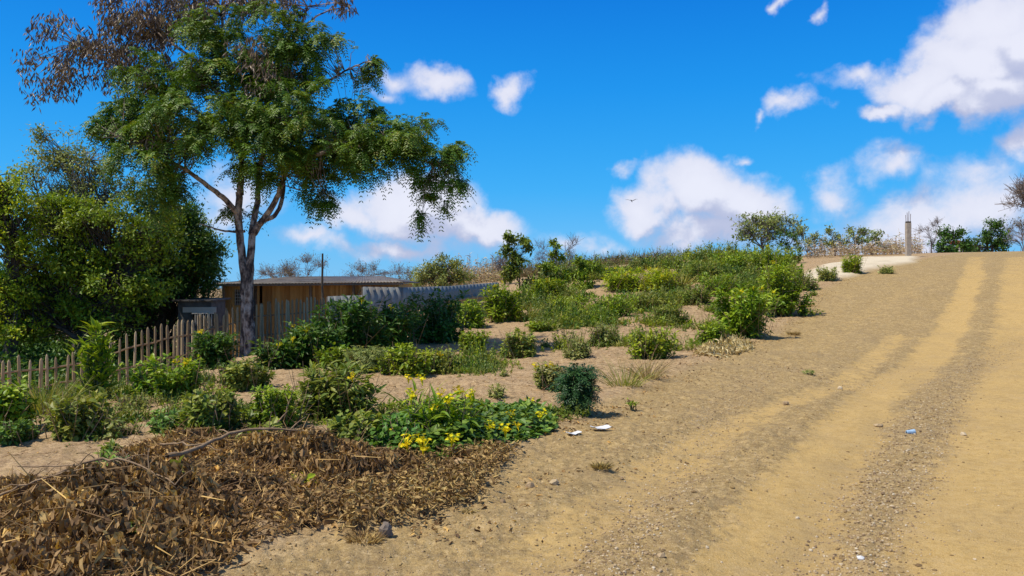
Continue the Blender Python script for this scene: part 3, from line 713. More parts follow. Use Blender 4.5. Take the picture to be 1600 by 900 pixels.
make_tree('dark_tree', 'dark dense tree overhanging the grey block hut', GD(270, y),
          [LB(270, 330, y, 60, 38, 100), LB(310, 380, y, 42, 36, 80), LB(240, 400, y, 75, 52, 150), LB(300, 425, y, 42, 30, 80), LB(200, 450, y, 80, 50, 150), LB(260, 455, y, 55, 26, 90), LB(130, 460, y, 80, 60, 100), (W(230, 500, y + 1.5), (1.6, .8, .9), 110), (W(120, 520, y + 1.5), (2.2, .8, .9), 130)], .17, leaf='dark', ll=.13, lw=.06, k=18, rr_=.32)
y = 27.5
make_tree('olive_tree', 'olive green rounded tree at the left end of the house roof', GD(318, y),
          [LB(310, 370, y, 34, 34, 60), LB(335, 400, y, 26, 30, 50), LB(285, 345, y, 40, 30, 50), LB(300, 420, y, 45, 26, 60)], .12, leaf='mid', ll=.12, lw=.05, k=14, rr_=.28)
y = 29.0
make_tree('shadow_tree', 'deep green leafy tree low behind the bushy tree on the left', GD(60, y),
          [LB(-60, 470, y, 110, 70, 130), LB(60, 460, y, 110, 60, 140), LB(170, 480, y, 110, 50, 140), LB(240, 505, y, 60, 40, 80), LB(40, 530, y, 120, 40, 90)], .14, leaf='dark', ll=.17, lw=.08, k=15, rr_=.4)

# ------------------------------------------------------------------ bamboo house
HY = 27.0
def X_(px, y=HY): return (px - 800) / F * y
hb = np.array([X_(480), HY, float(H(X_(480), HY + 1)) - .05])
house = root('bamboo_house', hb, 'low bamboo walled house with a shallow sheet metal roof behind the tree', 'house')
zt = 1.75; zb = hb[2] - .2
def strips(x0, x1, yy, z0, z1, wv=.07, name='wall', mat='bamboo', jag=0.0):
    gx = Geo(); x = x0
    while x < x1:
        ww = wv * random.uniform(.75, 1.2); top = z1 + random.uniform(-jag, jag * .3)
        gx.box(((x + ww / 2), yy + random.uniform(-.008, .008), (z0 + top) / 2), (ww * .96, .02, top - z0), tilt=('y', random.uniform(-.004, .004))); x += ww
    return gx.build(name, M[mat], house)
strips(X_(348), X_(366), HY, zb, zt); strips(X_(366), X_(381), HY, zb, 1.02, name='wall'); strips(X_(366), X_(381), HY, 1.55, zt - .01, name='wall'); strips(X_(381), X_(405), HY, zb, zt + .02)
strips(X_(405), X_(484), HY + .35, zb, zt + .08); strips(X_(486), X_(552), HY + .2, zb, zt + .08); strips(X_(552), X_(622), HY + .05, zb, zt + .04)
gx = Geo(); L_ = X_(622) - X_(348)
gx.box((X_(348) + .01, HY + 1.9, (zb + zt) / 2), (.04, 3.6, zt - zb)); gx.box((X_(622), HY + 1.9, (zb + zt) / 2), (.04, 3.6, zt - zb)); gx.box((hb[0], HY + 3.7, (zb + zt) / 2), (L_, .04, zt - zb)); gx.build('side_wall', M['bamboo'], house)
gx = Geo()
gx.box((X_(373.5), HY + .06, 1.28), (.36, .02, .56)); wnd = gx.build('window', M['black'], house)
gx = Geo()
for k in range(6): gx.box((X_(366.5) + .02 + k * .062, HY + .02, 1.28), (.014, .014, .54))
for k in range(5): gx.box((X_(373.5), HY + .035, 1.06 + k * .11), (.34, .012, .012))
lt = gx.build('window_lattice', M['cream'], house)
for pxx, yy, m_ in ((484, HY + .08, 'wood'), (400, HY - .02, 'darkbark'), (350, HY - .05, 'wood'), (553, HY - .03, 'wood')):
    gx = Geo(); gx.tubes([(curve((X_(pxx), yy, zb), (X_(pxx), yy, zt + .05), 4, .01, 0), .05)], 7, .1); gx.build('post', M[m_], house)
gx = Geo(); gx.tubes([(curve((X_(556), HY - .06, 1.28), (X_(570), HY - .06, 1.68), 4, .02, 0), .022)], 5); gx.build('brace', M['picket'], house)
# roof: shallow hipped corrugated sheets
def corr(c00, c10, c01, c11, nu, amp, name, mat, parent, thick=.012):
    "corrugated sheet between four corners, ribs run from v=0 to v=1"
    c00, c10, c01, c11 = map(lambda c_: np.asarray(c_, float), (c00, c10, c01, c11))
    u = np.linspace(0, 1, nu * 4 + 1); v_ = np.linspace(0, 1, 4); U, Vv = np.meshgrid(u, v_, indexing='ij')
    P = (c00 * (1 - U)[..., None] + c10 * U[..., None]) * (1 - Vv)[..., None] + (c01 * (1 - U)[..., None] + c11 * U[..., None]) * Vv[..., None]
    nrm = unit(np.cross(c10 - c00, c01 - c00)); P = P + nrm * (amp * np.sin(U * nu * 2 * math.pi))[..., None]
    P2 = P - nrm * thick; a_, b_ = P.shape[:2]
    Va = np.concatenate([P.reshape(-1, 3), P2.reshape(-1, 3)])
    i, j = np.meshgrid(np.arange(a_ - 1), np.arange(b_ - 1), indexing='ij'); q0 = (i * b_ + j).ravel()
    Q_ = np.stack([q0, q0 + b_, q0 + b_ + 1, q0 + 1], 1); N_ = a_ * b_
    ed = np.concatenate([np.stack([np.arange(a_ - 1) * b_, np.arange(a_ - 1) * b_ + N_, np.arange(1, a_) * b_ + N_, np.arange(1, a_) * b_], 1),
                         np.stack([np.arange(a_ - 1) * b_ + b_ - 1, np.arange(1, a_) * b_ + b_ - 1, np.arange(1, a_) * b_ + N_ + b_ - 1, np.arange(a_ - 1) * b_ + N_ + b_ - 1], 1)])
    Qs = np.concatenate([Q_, Q_[:, ::-1] + N_, ed])
    rv = np.repeat(rng.random(nu + 1), 4 * (b_ - 1))[:len(Q_)]
    sheet = (np.floor(np.arange(len(Q_)) / (b_ - 1) / 4 / 8)).astype(int); rr0 = rng.random(200)[sheet]
    return mesh_np(name, Va, Qs, M[mat], parent, np.concatenate([rr0, rr0, np.full(len(ed), .3)]), True, origin=np.array(parent['_o']))
ye, yr, yb2 = HY - .55, HY + 2.2, HY + 4.2
eL, eR = X_(322, ye), X_(630, ye); rL, rR = X_(455, yr), X_(596, yr)
ZE, ZR = 1.80, 2.03
rf = corr((eL, ye, ZE - .07), (eR, ye, ZE + .0), (rL, yr, ZR - .02), (rR, yr, ZR), 60, .012, 'roof', 'roof', house)
corr((eR, yb2, ZE), (eL, yb2, ZE - .05), (rR, yr + .01, ZR), (rL, yr + .01, ZR - .02), 50, .012, 'roof', 'roof', house)
corr((eR + .01, ye, ZE), (eR + .01, yb2, ZE), (rR + .01, yr, ZR), (rR + .01, yr + .02, ZR), 26, .012, 'roof', 'roof', house)
corr((eL - .01, yb2, ZE - .05), (eL - .01, ye, ZE - .07), (rL - .01, yr + .02, ZR - .02), (rL - .01, yr, ZR - .02), 26, .012, 'roof', 'roof', house)
gx = Geo(); gx.box(((eL + eR) / 2, ye + .05, ZE - .09), (eR - eL, .05, .06), tilt=('y', -.009)); gx.build('eave_beam', M['wood'], house)
gx = Geo(); gx.box(((eL+eR)/2, HY+.35, ZE-.05), (eR-eL-.8, .06, .08)); gx.build('wall_plate', M['darkbark'], house)

# antenna pole
pb = GD(503, 24.6); pl = root('wooden_pole', pb, 'thin dark wooden pole standing upright in front of the bamboo house', 'pole')
gx = Geo(); top = W(504, 396, 24.6); gx.tubes([(curve(pb - [0, 0, .2], top, 7, .012, 0), np.linspace(.05, .03, 7))], 7, .15); gx.build('shaft', M['darkbark'], pl)

# grey block hut
y = 24.2; hx0, hx1 = X_(278, y), X_(330, y); hz = float(H((hx0 + hx1) / 2, y)) - .1
hut = root('block_hut', ((hx0 + hx1) / 2, y, hz), 'small grey block hut with a barred opening under the dark tree', 'hut')
ht = W(0, 470, y)[2]
gx = Geo(); gx.box(((hx0 + hx1) / 2, y + .6, (hz + ht) / 2), (hx1 - hx0, 1.2, ht - hz)); gx.build('wall', M['block'], hut)
gx = Geo(); gx.box(((hx0 + hx1) / 2, y + .6, ht + .03), (hx1 - hx0 + .25, 1.5, .04), tilt=('x', .03)); gx.build('roof', M['roof'], hut)
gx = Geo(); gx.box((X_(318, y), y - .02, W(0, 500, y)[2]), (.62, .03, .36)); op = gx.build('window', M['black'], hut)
gx = Geo()
for k in range(9): gx.box((X_(305, y) + .02 + k * .062, y - .05, W(0, 500, y)[2]), (.018, .018, .36))
gx.box((X_(318, y), y - .05, W(0, 490, y)[2] + .02), (.66, .03, .05)); gx.build('window_bars', M['cream'], hut)
gx = Geo(); gx.box((X_(312, y), y - .015, W(0, 484, y)[2]), (1.0, .03, .16)); gx.build('lintel', M['cream'], hut)

# ------------------------------------------------------------------ corrugated fence
cp = [(512, 25.2, 463), (566, 25.6, 461), (567, 25.9, 448), (630, 26.6, 449), (700, 28.5, 447), (778, 31.0, 441)]
cb = GD(640, 26.6); cf = root('corrugated_fence', cb, 'pale corrugated metal fence running from the house towards the hill', 'fence')
segs = [(0, 1), (2, 3), (3, 4), (4, 5)]
for a, b_ in segs:
    P0, P1 = cp[a], cp[b_]; A = W(P0[0], P0[2], P0[1]); B = W(P1[0], P1[2], P1[1])
    A0 = A.copy(); A0[2] = H(A[0], A[1]) - .1; B0 = B.copy(); B0[2] = H(B[0], B[1]) - .1
    if b_ >= 4: A0[2] = A[2] - .75; B0[2] = B[2] - .85 if b_ == 4 else B[2] - .62
    corr(A0, B0, A, B, int(np.linalg.norm(B - A) / .2), .017, 'sheet_panel', 'tin', cf)
for q_ in cp:
    A = W(q_[0], q_[2], q_[1] + .07); gx = Geo(); gz = H(A[0], A[1]) - .2
    gx.box((A[0], A[1], (A[2] + gz) / 2 - .02), (.08, .08, A[2] - gz)); gx.build('post', M['wood'], cf)
A = W(700, 470, 28.5); B = W(778, 462, 31.0); gx = Geo(); gx.tubes([(curve(A - [0, .12, 0], B - [0, .12, 0], 5, .01, 0), .06)], 6, .1); gx.build('rail', M['picket'], cf)
gx = Geo(); A = W(720, 482, 29.3); gx.box((W(750, 484, 30.2)[0], 30.1, W(750, 484, 30.2)[2]), (1.9, .12, .55), rot=math.atan2(2.5, 3.1) * .9); gx.build('base_wall', M['block'], cf)

# ------------------------------------------------------------------ picket fence
fpts = np.array([(-12.2, 13.6), (-10.0, 15.4), (-8.95, 17.0), (-8.0, 18.6), (-7.5, 20.2), (-6.4, 21.0), (-4.7, 21.7)])
fb0 = np.array([-7.8, 19, float(H(-7.8, 19))])
pf = root('picket_fence', fb0, 'uneven fence of weathered wooden pickets from the left edge to the house', 'fence')
seg = np.hypot(*np.diff(fpts, axis=0).T); cum = np.concatenate([[0], np.cumsum(seg)])
def fat(s_): return np.array([np.interp(s_, cum, fpts[:, 0]), np.interp(s_, cum, fpts[:, 1])])
def ftop(x, yv):
    px = 800 + F * x / yv
    py = np.interp(px, [-150, 0, 60, 150, 200, 270, 300, 345, 400, 510], [583, 562, 557, 546, 520, 504, 498, 486, 470, 466]); return EYE + (450 - py) / F * yv
s_ = 0.0; cnt = 0
while s_ < cum[-1] and cnt < 88:
    p_ = fat(s_); gz = float(H(*p_)); top = float(ftop(*p_)) + random.uniform(-.10, .07)
    r_ = random.uniform(.026, .04); tx, ty = random.uniform(-.04, .04), random.uniform(-.03, .03)
    gx = Geo(); P = np.array([[p_[0], p_[1], gz - .15], [p_[0] + tx * .4, p_[1] + ty * .4, gz + .4 * (top - gz)], [p_[0] + tx, p_[1] + ty, top - .1], [p_[0] + tx, p_[1] + ty, top - .04], [p_[0] + tx * 1.2, p_[1] + ty, top]])
    gx.tubes([(P, [r_, r_, r_ * .9, r_ * .7, r_ * .25])], 6, .12); gx.build('picket', M['picket'], pf)
    cnt += 1; s_ += random.uniform(.13, .21) if p_[1] < 19.6 else random.uniform(.07, .12)
for hf in (.35, .72):
    gx = Geo(); P = []
    for s_ in np.linspace(0, cum[-1], 40):
        p_ = fat(s_); gz = float(H(*p_)); P.append([p_[0] + .03, p_[1] + .06, gz + hf * (float(ftop(*p_)) - gz) + random.uniform(-.02, .02)])
    gx.tubes([(P, .022)], 5, .1); gx.build('rail', M['stick'], pf)

# ------------------------------------------------------------------ shrubs and herbs (pixel of the base, width and height in photo pixels)
S = [
 # px, py, w, h, label, leaf, style, ll, lw, dens, flowers
 (25, 690, 75, 40, 'low round leaved herb on the sandy strip at the left edge', 'vine', 'broad', .055, .045, 1, 0),
 (8, 672, 95, 95, 'leafy green bush cut by the left edge of the photo', 'mid', 'broad', .07, .045, 1, 0),
 (150, 628, 50, 132, 'tall narrow dark leafy plant standing in front of the left fence', 'mid', 'upright', .15, .045, .55, 0),
 (120, 682, 100, 78, 'broad leaved bush right above the sandy strip, below the tall narrow plant', 'bright', 'broad', .08, .055, 1, 0),
 (185, 682, 60, 36, 'small pale herb between the two broad bushes at the sandy strip', 'pale', 'broad', .05, .035, .8, 0),
 (265, 622, 112, 74, 'rounded leafy bush in front of the dark hut and pickets', 'mid', 'broad', .085, .05, 1.2, 2),
 (205, 640, 56, 32, 'low yellowish herb beside the foot of the tall narrow plant', 'pale', 'broad', .055, .03, .8, 0),
 (330, 680, 90, 82, 'bright green bush just above the dry leaf heap', 'bright', 'broad', .07, .05, 1.1, 0),
 (262, 676, 60, 44, 'low dark green bush left of the bright bush above the leaf heap', 'vine', 'broad', .06, .045, 1.1, 0),
 (380, 606, 86, 52, 'pale green mounded bush at the foot of the tall tree', 'bright', 'broad', .07, .05, 1.2, 0),
 (335, 575, 72, 66, 'dark leafy bush against the fence left of the tree trunk', 'dark', 'long', .11, .05, 1.2, 2),
 (432, 674, 88, 84, 'dense small leaved dark green bush with a rounded top', 'mid', 'broad', .055, .03, 1.3, 0),
 (525, 655, 130, 98, 'big bright bush with long drooping leaves in the middle of the garden', 'bright', 'long', .12, .045, 1.3, 1),
 (555, 700, 105, 66, 'light green broad leaved bush touching the dry leaf heap', 'bright', 'broad', .065, .05, 1.2, 0),
 (620, 705, 90, 60, 'leafy green mound between the light bush and the flowering clump', 'vine', 'broad', .065, .05, 1.2, 0),
 (690, 690, 110, 92, 'flowering clump of long drooping leaves with yellow heads near the road', 'mid', 'long', .15, .04, 1.2, 5),
 (900, 642, 66, 82, 'deep green feathery bush at the edge of the dirt road', 'blue', 'feather', .05, .02, 1, 0),
 (858, 610, 52, 50, 'light yellowish bush beside the deep green feathery bush', 'pale', 'broad', .06, .035, 1.1, 2),
 (812, 558, 58, 48, 'neat rounded bush alone on the bare earth', 'bright', 'broad', .075, .055, 1.2, 0),
 (740, 553, 50, 42, 'small dark rounded bush left of the neat rounded bush', 'mid', 'broad', .08, .055, 1.1, 0),
 (775, 620, 38, 24, 'small feathery seedling on bare earth above the flowering clump', 'grey', 'small', .05, .02, 1, 0),
 (788, 589, 22, 16, 'tiny sprig on the bare earth above the small feathery seedling', 'grey', 'small', .05, .02, .8, 0),
 (988, 633, 20, 13, 'tiny green tuft on the road verge', 'mid', 'small', .045, .02, 1, 0),
 (845, 518, 46, 20, 'low flat bush above the neat rounded bush', 'mid', 'broad', .08, .05, 1, 0),
 (852, 542, 20, 15, 'tiny bush right of the neat rounded bush', 'bright', 'small', .07, .03, 1, 0),
 (1020, 560, 90, 56, 'spreading bush behind the dry grass clump beside the road', 'mid', 'broad', .08, .045, .9, 0),
 (1045, 505, 55, 34, 'small bush on the slope behind the spreading bush', 'bright', 'small', .09, .04, 1, 0),
 (1113, 538, 56, 38, 'low dark bush above the pale dead leaf heap', 'mid', 'broad', .09, .05, 1, 0),
 (1160, 526, 105, 86, 'large bright bush with yellow flowers on the verge of the road', 'mid', 'long', .14, .06, 1.3, 4),
 (1222, 492, 88, 92, 'large upright green bush nearest the upper road', 'mid', 'broad', .11, .06, 1.3, 2),
 (1250, 452, 50, 34, 'small green bush behind the large upright bush', 'bright', 'small', .12, .05, 1, 0),
 (1294, 438, 42, 24, 'low grey green bush on the pale sand', 'grey', 'small', .11, .04, 1, 0),
 (1332, 428, 32, 32, 'little upright bush at the middle of the pale sand', 'mid', 'small', .12, .05, 1, 0),
 (1387, 427, 28, 13, 'flat little bush at the right end of the pale sand', 'grey', 'small', .1, .04, 1, 0),
 (1271, 462, 12, 9, 'tiny round tuft on the road verge above the big bush', 'mid', 'small', .07, .03, 1, 0),
 (1265, 583, 26, 12, 'tiny grey green tuft growing in the road', 'grey', 'small', .04, .02, .7, 0),
 # dark bushes by the house
 (430, 575, 66, 52, 'dark bush right of the tree trunk with one yellow flower head', 'dark', 'long', .13, .055, 1.1, 2),
 (485, 570, 92, 74, 'tall dark bush with yellow flowers in front of the house post', 'dark', 'long', .14, .06, 1.2, 3),
 (552, 560, 110, 106, 'tallest dark bush in front of the first corrugated panel', 'dark', 'long', .15, .06, 1.3, 1),
 (615, 548, 105, 84, 'dark green bush covering the end of the house wall', 'dark', 'long', .15, .06, 1.3, 1),
 (675, 535, 120, 90, 'wide glossy dark bush in front of the corrugated fence', 'dark', 'broad', .13, .07, 1.3, 0),
 (728, 512, 70, 50, 'dark low bush below the end of the corrugated fence', 'mid', 'broad', .12, .06, 1.1, 0),
 (783, 502, 66, 66, 'leafy bush with yellow flowers at the right end of the corrugated fence', 'mid', 'long', .14, .06, 1.2, 3),
 (575, 580, 90, 44, 'feathery olive bush in front of the tallest dark bush', 'grey', 'feather', .05, .02, .7, 0),
 (640, 585, 90, 54, 'low green bush with thin upright stems below the dark bushes', 'mid', 'broad', .08, .05, 1, 0),
 (690, 580, 76, 40, 'low light bush at the right end of the garden row', 'bright', 'broad', .07, .045, 1, 1),
 (520, 575, 70, 40, 'small bright bush behind the big drooping bush', 'mid', 'broad', .08, .05, 1, 0),
 # upper slope
 (855, 472, 60, 40, 'leafy shrub with yellow flowers at the foot of the saplings', 'mid', 'long', .18, .07, 1.1, 5),
 (970, 455, 72, 42, 'yellow flowered shrub left of the lime shrub on the slope', 'lime', 'small', .15, .06, 1, 9),
 (1028, 455, 76, 40, 'round lime green shrub with yellow flowers on the slope', 'lime', 'small', .15, .06, 1.1, 4),
 (1095, 440, 70, 38, 'tall weedy green clump on the ridge', 'bright', 'small', .17, .06, 1, 0),
 (1145, 425, 80, 36, 'leafy shrub on the ridge below the sparse grey tree', 'mid', 'small', .18, .07, 1, 1),
 (1205, 425, 76, 42, 'green shrub with yellow heads on the ridge behind the large bush', 'mid', 'small', .16, .06, 1, 4),
 (890, 490, 90, 32, 'low spreading green shrub on the slope below the saplings', 'mid', 'small', .12, .05, 1, 0),
 (955, 495, 100, 40, 'wide low green shrub in the middle of the slope', 'mid', 'small', .12, .05, 1, 0),
 (1010, 485, 70, 34, 'low green shrub below the round lime shrub', 'bright', 'small', .13, .05, 1, 0),
 (1085, 475, 66, 36, 'wispy green shrub left of the large flowering bush', 'bright', 'small', .12, .05, .9, 0),
 (1120, 462, 70, 40, 'green shrub behind the large flowering bush', 'mid', 'small', .13, .05, 1, 0),
 (945, 540, 60, 40, 'light weedy shrub above the dry grass clump', 'pale', 'broad', .08, .04, .8, 0),
 (900, 560, 60, 36, 'thin pale herb above the feathery bush', 'pale', 'broad', .06, .03, .8, 0),
 (178, 712, 36, 30, 'small bright leafed herb rising from the sand by the leaf heap', 'bright', 'broad', .06, .05, 1.2, 0),
 (168, 745, 44, 50, 'bright green sprout growing through the dry leaf heap', 'vine', 'broad', .07, .055, 1, 0),
 (405, 700, 90, 36, 'low bright green patch of herb behind the dry leaf heap', 'bright', 'broad', .07, .05, 1.2, 0),
 (275, 790, 66, 30, 'green leafy sprig lying on the dry leaf heap', 'bright', 'broad', .07, .06, .7, 0),
 (195, 868, 46, 30, 'small green sprig low in the dry leaf heap', 'vine', 'broad', .06, .045, .7, 0),
 (470, 770, 26, 16, 'single pale green sprig on the right part of the leaf heap', 'lime', 'broad', .06, .05, .6, 0),
]
for r_ in S:
    px, py, w_, h_, lab, lf, st, ll, lw, de, fl = r_
    shrub(px, py, w_, h_, lab, lf, st, ll, lw, de, fl)
# grass clumps
for r_ in [(70, 645, 150, 92, 'tall yellowish grass clump bending right by the left fence', 'grass', .012, 1.2, 0),
           (975, 602, 90, 70, 'wispy grass clump with dry blades beside the road', 'grass', .009, .45, 0),
           (1010, 590, 60, 60, 'straw coloured dry grass clump beside the wispy clump', 'straw', .012, .5, 0),
           (650, 640, 60, 76, 'spiky dark green blades rising behind the flowering clump', 'mid', .022, .12, 2),
           (720, 640, 40, 50, 'green grassy tuft right of the spiky blades', 'grass', .014, .3, 2),
           (1065, 450, 44, 44, 'tall green grass tuft on the ridge', 'grass', .03, .6, 0),
           (835, 640, 30, 20, 'low grass tuft by the feathery bush', 'grass', .012, .3, 0),
           (30, 620, 90, 50, 'shorter grass clump against the left picket fence', 'grass', .014, .8, 0)]:
    px, py, w_, h_, lab, lf, lw, de, fl = r_
    shrub(px, py, w_, h_, lab, lf, 'grass', .1, lw, de, fl, name='grass_clump', cat='grass clump')

# creeping vine mat by the road
VP = GP([(560, 700), (620, 655), (740, 640), (800, 648), (868, 640), (868, 672), (800, 695), (740, 712), (640, 722), (590, 722)])
P = inpoly_pts(VP, 5200); dE = pdist(VP, P[:, 0], P[:, 1], True)
hv = ss(dE, 0, .35) * (.20 + .12 * fbm(P[:, 0], P[:, 1], 2.5, 2)); zz = H(P[:, 0], P[:, 1]) + .02 + hv * rng.random(len(P)) ** .5
gx = Geo(); n = len(P); P3 = np.column_stack([P, zz]); gx.broad(P3, unit(rvec(n) * [1, 1, .35]), unit(rvec(n) * .45 + [0, 0, 1]), .055 + .05 * rng.random(n), .05 + .03 * rng.random(n), .1, .15)
vm = root('creeping_vine', (*P.mean(0), float(H(*P.mean(0)))), 'low mat of creeping vine with yellow flowers beside the dirt road', 'vine'); vm['kind'] = 'stuff'
gx.build('foliage', M['vine'], vm)
flowers(vm, [G(a, c_) + [0, 0, .2] for a, c_ in [(610, 705), (632, 722), (655, 718), (662, 728), (708, 716), (765, 694), (790, 698), (808, 692), (828, 652), (798, 675), (845, 672), (645, 690), (628, 678)]], .62)

# ------------------------------------------------------------------ ground-cover weeds on the slope
cov = []
ZN = [([(700, 560), (790, 520), (850, 480), (980, 470), (1060, 500), (1000, 530), (900, 555), (830, 530), (760, 570)], 900, .5),
      ([(780, 480), (850, 455), (1000, 445), (1100, 420), (1240, 412), (1240, 440), (1160, 470), (1080, 500), (960, 520), (830, 510)], 5200, .62),
      ([(820, 452), (900, 430), (1000, 418), (1100, 404), (1240, 402), (1250, 414), (1100, 425), (1000, 440), (900, 455)], 2300, .85),
      ([(1060, 500), (1160, 470), (1230, 440), (1260, 440), (1200, 500), (1120, 530), (1040, 560), (960, 590), (940, 560), (990, 520)], 1500, .38),
      ([(440, 600), (560, 575), (760, 560), (790, 580), (680, 600), (520, 620)], 900, .2),
      ([(380, 640), (480, 600), (640, 600), (760, 620), (870, 610), (930, 640), (860, 660), (700, 680), (500, 700), (400, 700)], 900, .14),
      ([(-40, 650), (90, 620), (230, 620), (260, 670), (100, 695), (-40, 695)], 1100, .22),
      ([(200, 650), (240, 600), (400, 590), (400, 650), (360, 690), (230, 690)], 900, .18)]
gx = Geo(); gg = Geo()
gx2 = Geo(); gx3 = Geo(); gx4 = Geo()
for zp, n, hh in ZN:
    n = n // 5
    P = inpoly_pts(GP(zp), n * 3); m = fbm(P[:, 0], P[:, 1], .5, 3) + .35 * fbm(P[:, 0] + 7, P[:, 1], 1.6, 2) > .10; P = P[m][:int(n * .62)]; n = len(P)
    rad = .14 + .5 * rng.random(n) ** 2; hg = hh * (.25 + 1.35 * rng.random(n) ** 2); kind_ = rng.random(n)
    k = 16; C = np.repeat(P, k, 0); a = rng.random(n * k) * 6.28; r_ = rng.random(n * k) ** .5
    C = C + np.column_stack([np.cos(a), np.sin(a)]) * (r_ * np.repeat(rad, k))[:, None]
    B = np.column_stack([C, H(C[:, 0], C[:, 1]) - .02]); hs_ = np.repeat(hg, k) * (1 - .55 * r_ ** 2) * (.6 + .6 * rng.random(n * k))
    lean = np.column_stack([np.cos(a) * r_ * .45, np.sin(a) * r_ * .45, np.ones(n * k)]) + rng.normal(size=(n * k, 3)) * .12
    T = B + unit(lean) * hs_[:, None]; kk = np.repeat(kind_, k); cb_ = np.repeat(rng.random(n), k)
    gq = kk < .22                                           # grassy clumps
    q_ = np.repeat(B[gq], 3, 0); gg.blades(q_, unit(np.repeat(lean[gq], 3, 0) + rng.normal(size=q_.shape) * .18), np.repeat(hs_[gq], 3) * (.6 + .7 * rng.random(len(q_))), .008 + q_[:, 1] * .0005, .5)
    for G_, sel in ((gx, (kk >= .22) & (kk < .47)), (gx2, (kk >= .47) & (kk < .68)), (gx4, (kk >= .68) & (kk < .84)), (gx3, kk >= .84)):
        Bs, Ts, cs = B[sel], T[sel], cb_[sel]; G_.sticks(Bs, Ts, .006, .003)
        j = 9; u = .12 + .9 * rng.random((len(Bs) * j, 1)); L0 = np.repeat(Bs, j, 0); L1 = np.repeat(Ts, j, 0); Pp = L0 + (L1 - L0) * u
        ln = np.clip(Pp[:, 1] * .0038, .05, .16) * (.6 + .7 * rng.random(len(Pp)))
        G_.diamonds(Pp, unit(rvec(len(Pp)) + [0, 0, .35]), unit(rvec(len(Pp)) * .5 + [0, 0, 1]), ln, ln * .42, .15, np.clip(np.repeat(cs, j) * .7 + .3 * rng.random(len(Pp)), 0, 1))
tag(gx4.build('weeds', M['dark'], origin=(0, 0, 0)), 'darkest green weed clumps on the hillside', 'weeds', None, 'stuff')
tag(gx3.build('weeds', M['pale'], origin=(0, 0, 0)), 'pale dusty half dry weeds dotted among the green ones', 'weeds', None, 'stuff')
tag(gx2.build('weeds', M['mid'], origin=(0, 0, 0)), 'darker green leafy weeds in clumps over the hillside', 'weeds', None, 'stuff')
tag(gx.build('weeds', M['bright'], origin=(0, 0, 0)), 'patchy green weeds covering the hillside between the shrubs', 'weeds', None, 'stuff')
tag(gg.build('grass', M['grass'], origin=(0, 0, 0)), 'thin yellow green grass blades mixed among the hillside weeds', 'grass', None, 'stuff')

gx = Geo()
P = np.column_stack([rng.uniform(-17, -7.6, 2600), rng.uniform(16, 30, 2600)]); P = P[(P[:, 0] < -8.6 - .0 * P[:, 1]) & (P[:, 1] > 16.5 + (P[:, 0] + 10) * 1.5) & ((P[:, 0] < -10.2) | (P[:, 1] < 23.5))]; n = len(P)
b = np.column_stack([P, H(P[:, 0], P[:, 1])]); k = 20; C = np.repeat(b, k, 0); u = rng.random((n * k, 1)); hg = .3 + .9 * np.clip((-P[:, 0] - 8.6) / 3, 0, 1) * rng.random(n)
C = C + rvec(n * k) * [.3, .3, 0] + np.array([0, 0, 1.]) * u * np.repeat(hg, k)[:, None]
gx.diamonds(C, unit(rvec(n * k)), unit(rvec(n * k) + [0, 0, .8]), .13, .07, .15)
tag(gx.build('undergrowth', M['dark'], origin=(0, 0, 0)), 'dark leafy undergrowth beneath the trees behind the picket fence', 'undergrowth', None, 'stuff')

# ------------------------------------------------------------------ ridge trees
def rt_tree(px, y, name, label, lobes, **kw):
    return make_tree(name, label, GD(px, y), [LB(a, b, y, c_, d, n) for a, b, c_, d, n in lobes], **kw)
rt_tree(1190, 52, 'sparse_tree', 'sparse grey tree with thin branches on the ridge below the cloud',
        [(1170, 352, 26, 16, 22), (1200, 345, 26, 14, 24), (1190, 370, 38, 16, 26), (1225, 360, 22, 20, 30), (1160, 365, 16, 14, 12)], trunk_r=.10, bark='twig', leaf='grey', kind='bare', k=6, ll=.2, lw=.09, rr_=.55)
for px, lab in ((1232, 'slim dark topped tree right beside the sparse grey tree'), (1262, 'slim small tree second right of the sparse grey tree'), (1305, 'little tree with grey green tufts left of the dry maize'), (1335, 'slender tree with dark tufts behind the sand'), (1362, 'rounded small tree nearest the concrete post on its left')):
    t_ = 372 - (px % 7) * 1.5
    rt_tree(px, 50, 'slim_tree', lab, [(px - 8, t_ - 4, 12, 7, 12), (px + 9, t_ - 1, 12, 7, 12), (px + 1, t_ + 9, 15, 8, 12), (px - 12, t_ + 10, 9, 6, 7), (px + 12, t_ + 14, 9, 6, 6)], trunk_r=.05, bark='twig', leaf='grey' if px > 1240 else 'dark', k=12, ll=.17, lw=.08, rr_=.3, group='slim trees on the ridge')
rt_tree(1490, 58, 'round_tree', 'dark rounded tree left of the pair at the top of the road', [(1490, 365, 20, 14, 44), (1475, 380, 20, 14, 36), (1508, 382, 20, 12, 36), (1490, 388, 28, 10, 30)], trunk_r=.12, leaf='dark', k=16, ll=.22, lw=.1, rr_=.45)
rt_tree(1552, 60, 'round_tree', 'dark pointed tree right of the pair at the top of the road', [(1553, 356, 16, 12, 32), (1538, 372, 20, 14, 44), (1562, 376, 24, 16, 50), (1545, 388, 34, 10, 40)], trunk_r=.12, leaf='dark', k=16, ll=.22, lw=.1, rr_=.45)
rt_tree(1455, 56, 'bare_tree', 'small leafless tree right of the concrete post', [(1447, 360, 12, 10, 10), (1462, 358, 12, 10, 10), (1455, 370, 14, 8, 8)], trunk_r=.05, bark='twig', kind='bare', k=0, rr_=.5)
rt_tree(1725, 24, 'bare_tree', 'leafless branches reaching in from the right edge of the sky', [(1640, 300, 48, 26, 26), (1610, 292, 34, 16, 18), (1605, 318, 28, 12, 16), (1700, 250, 70, 50, 30), (1600, 305, 26, 8, 8)], trunk_r=.12, bark='twig', kind='bare', k=0, rr_=.42)
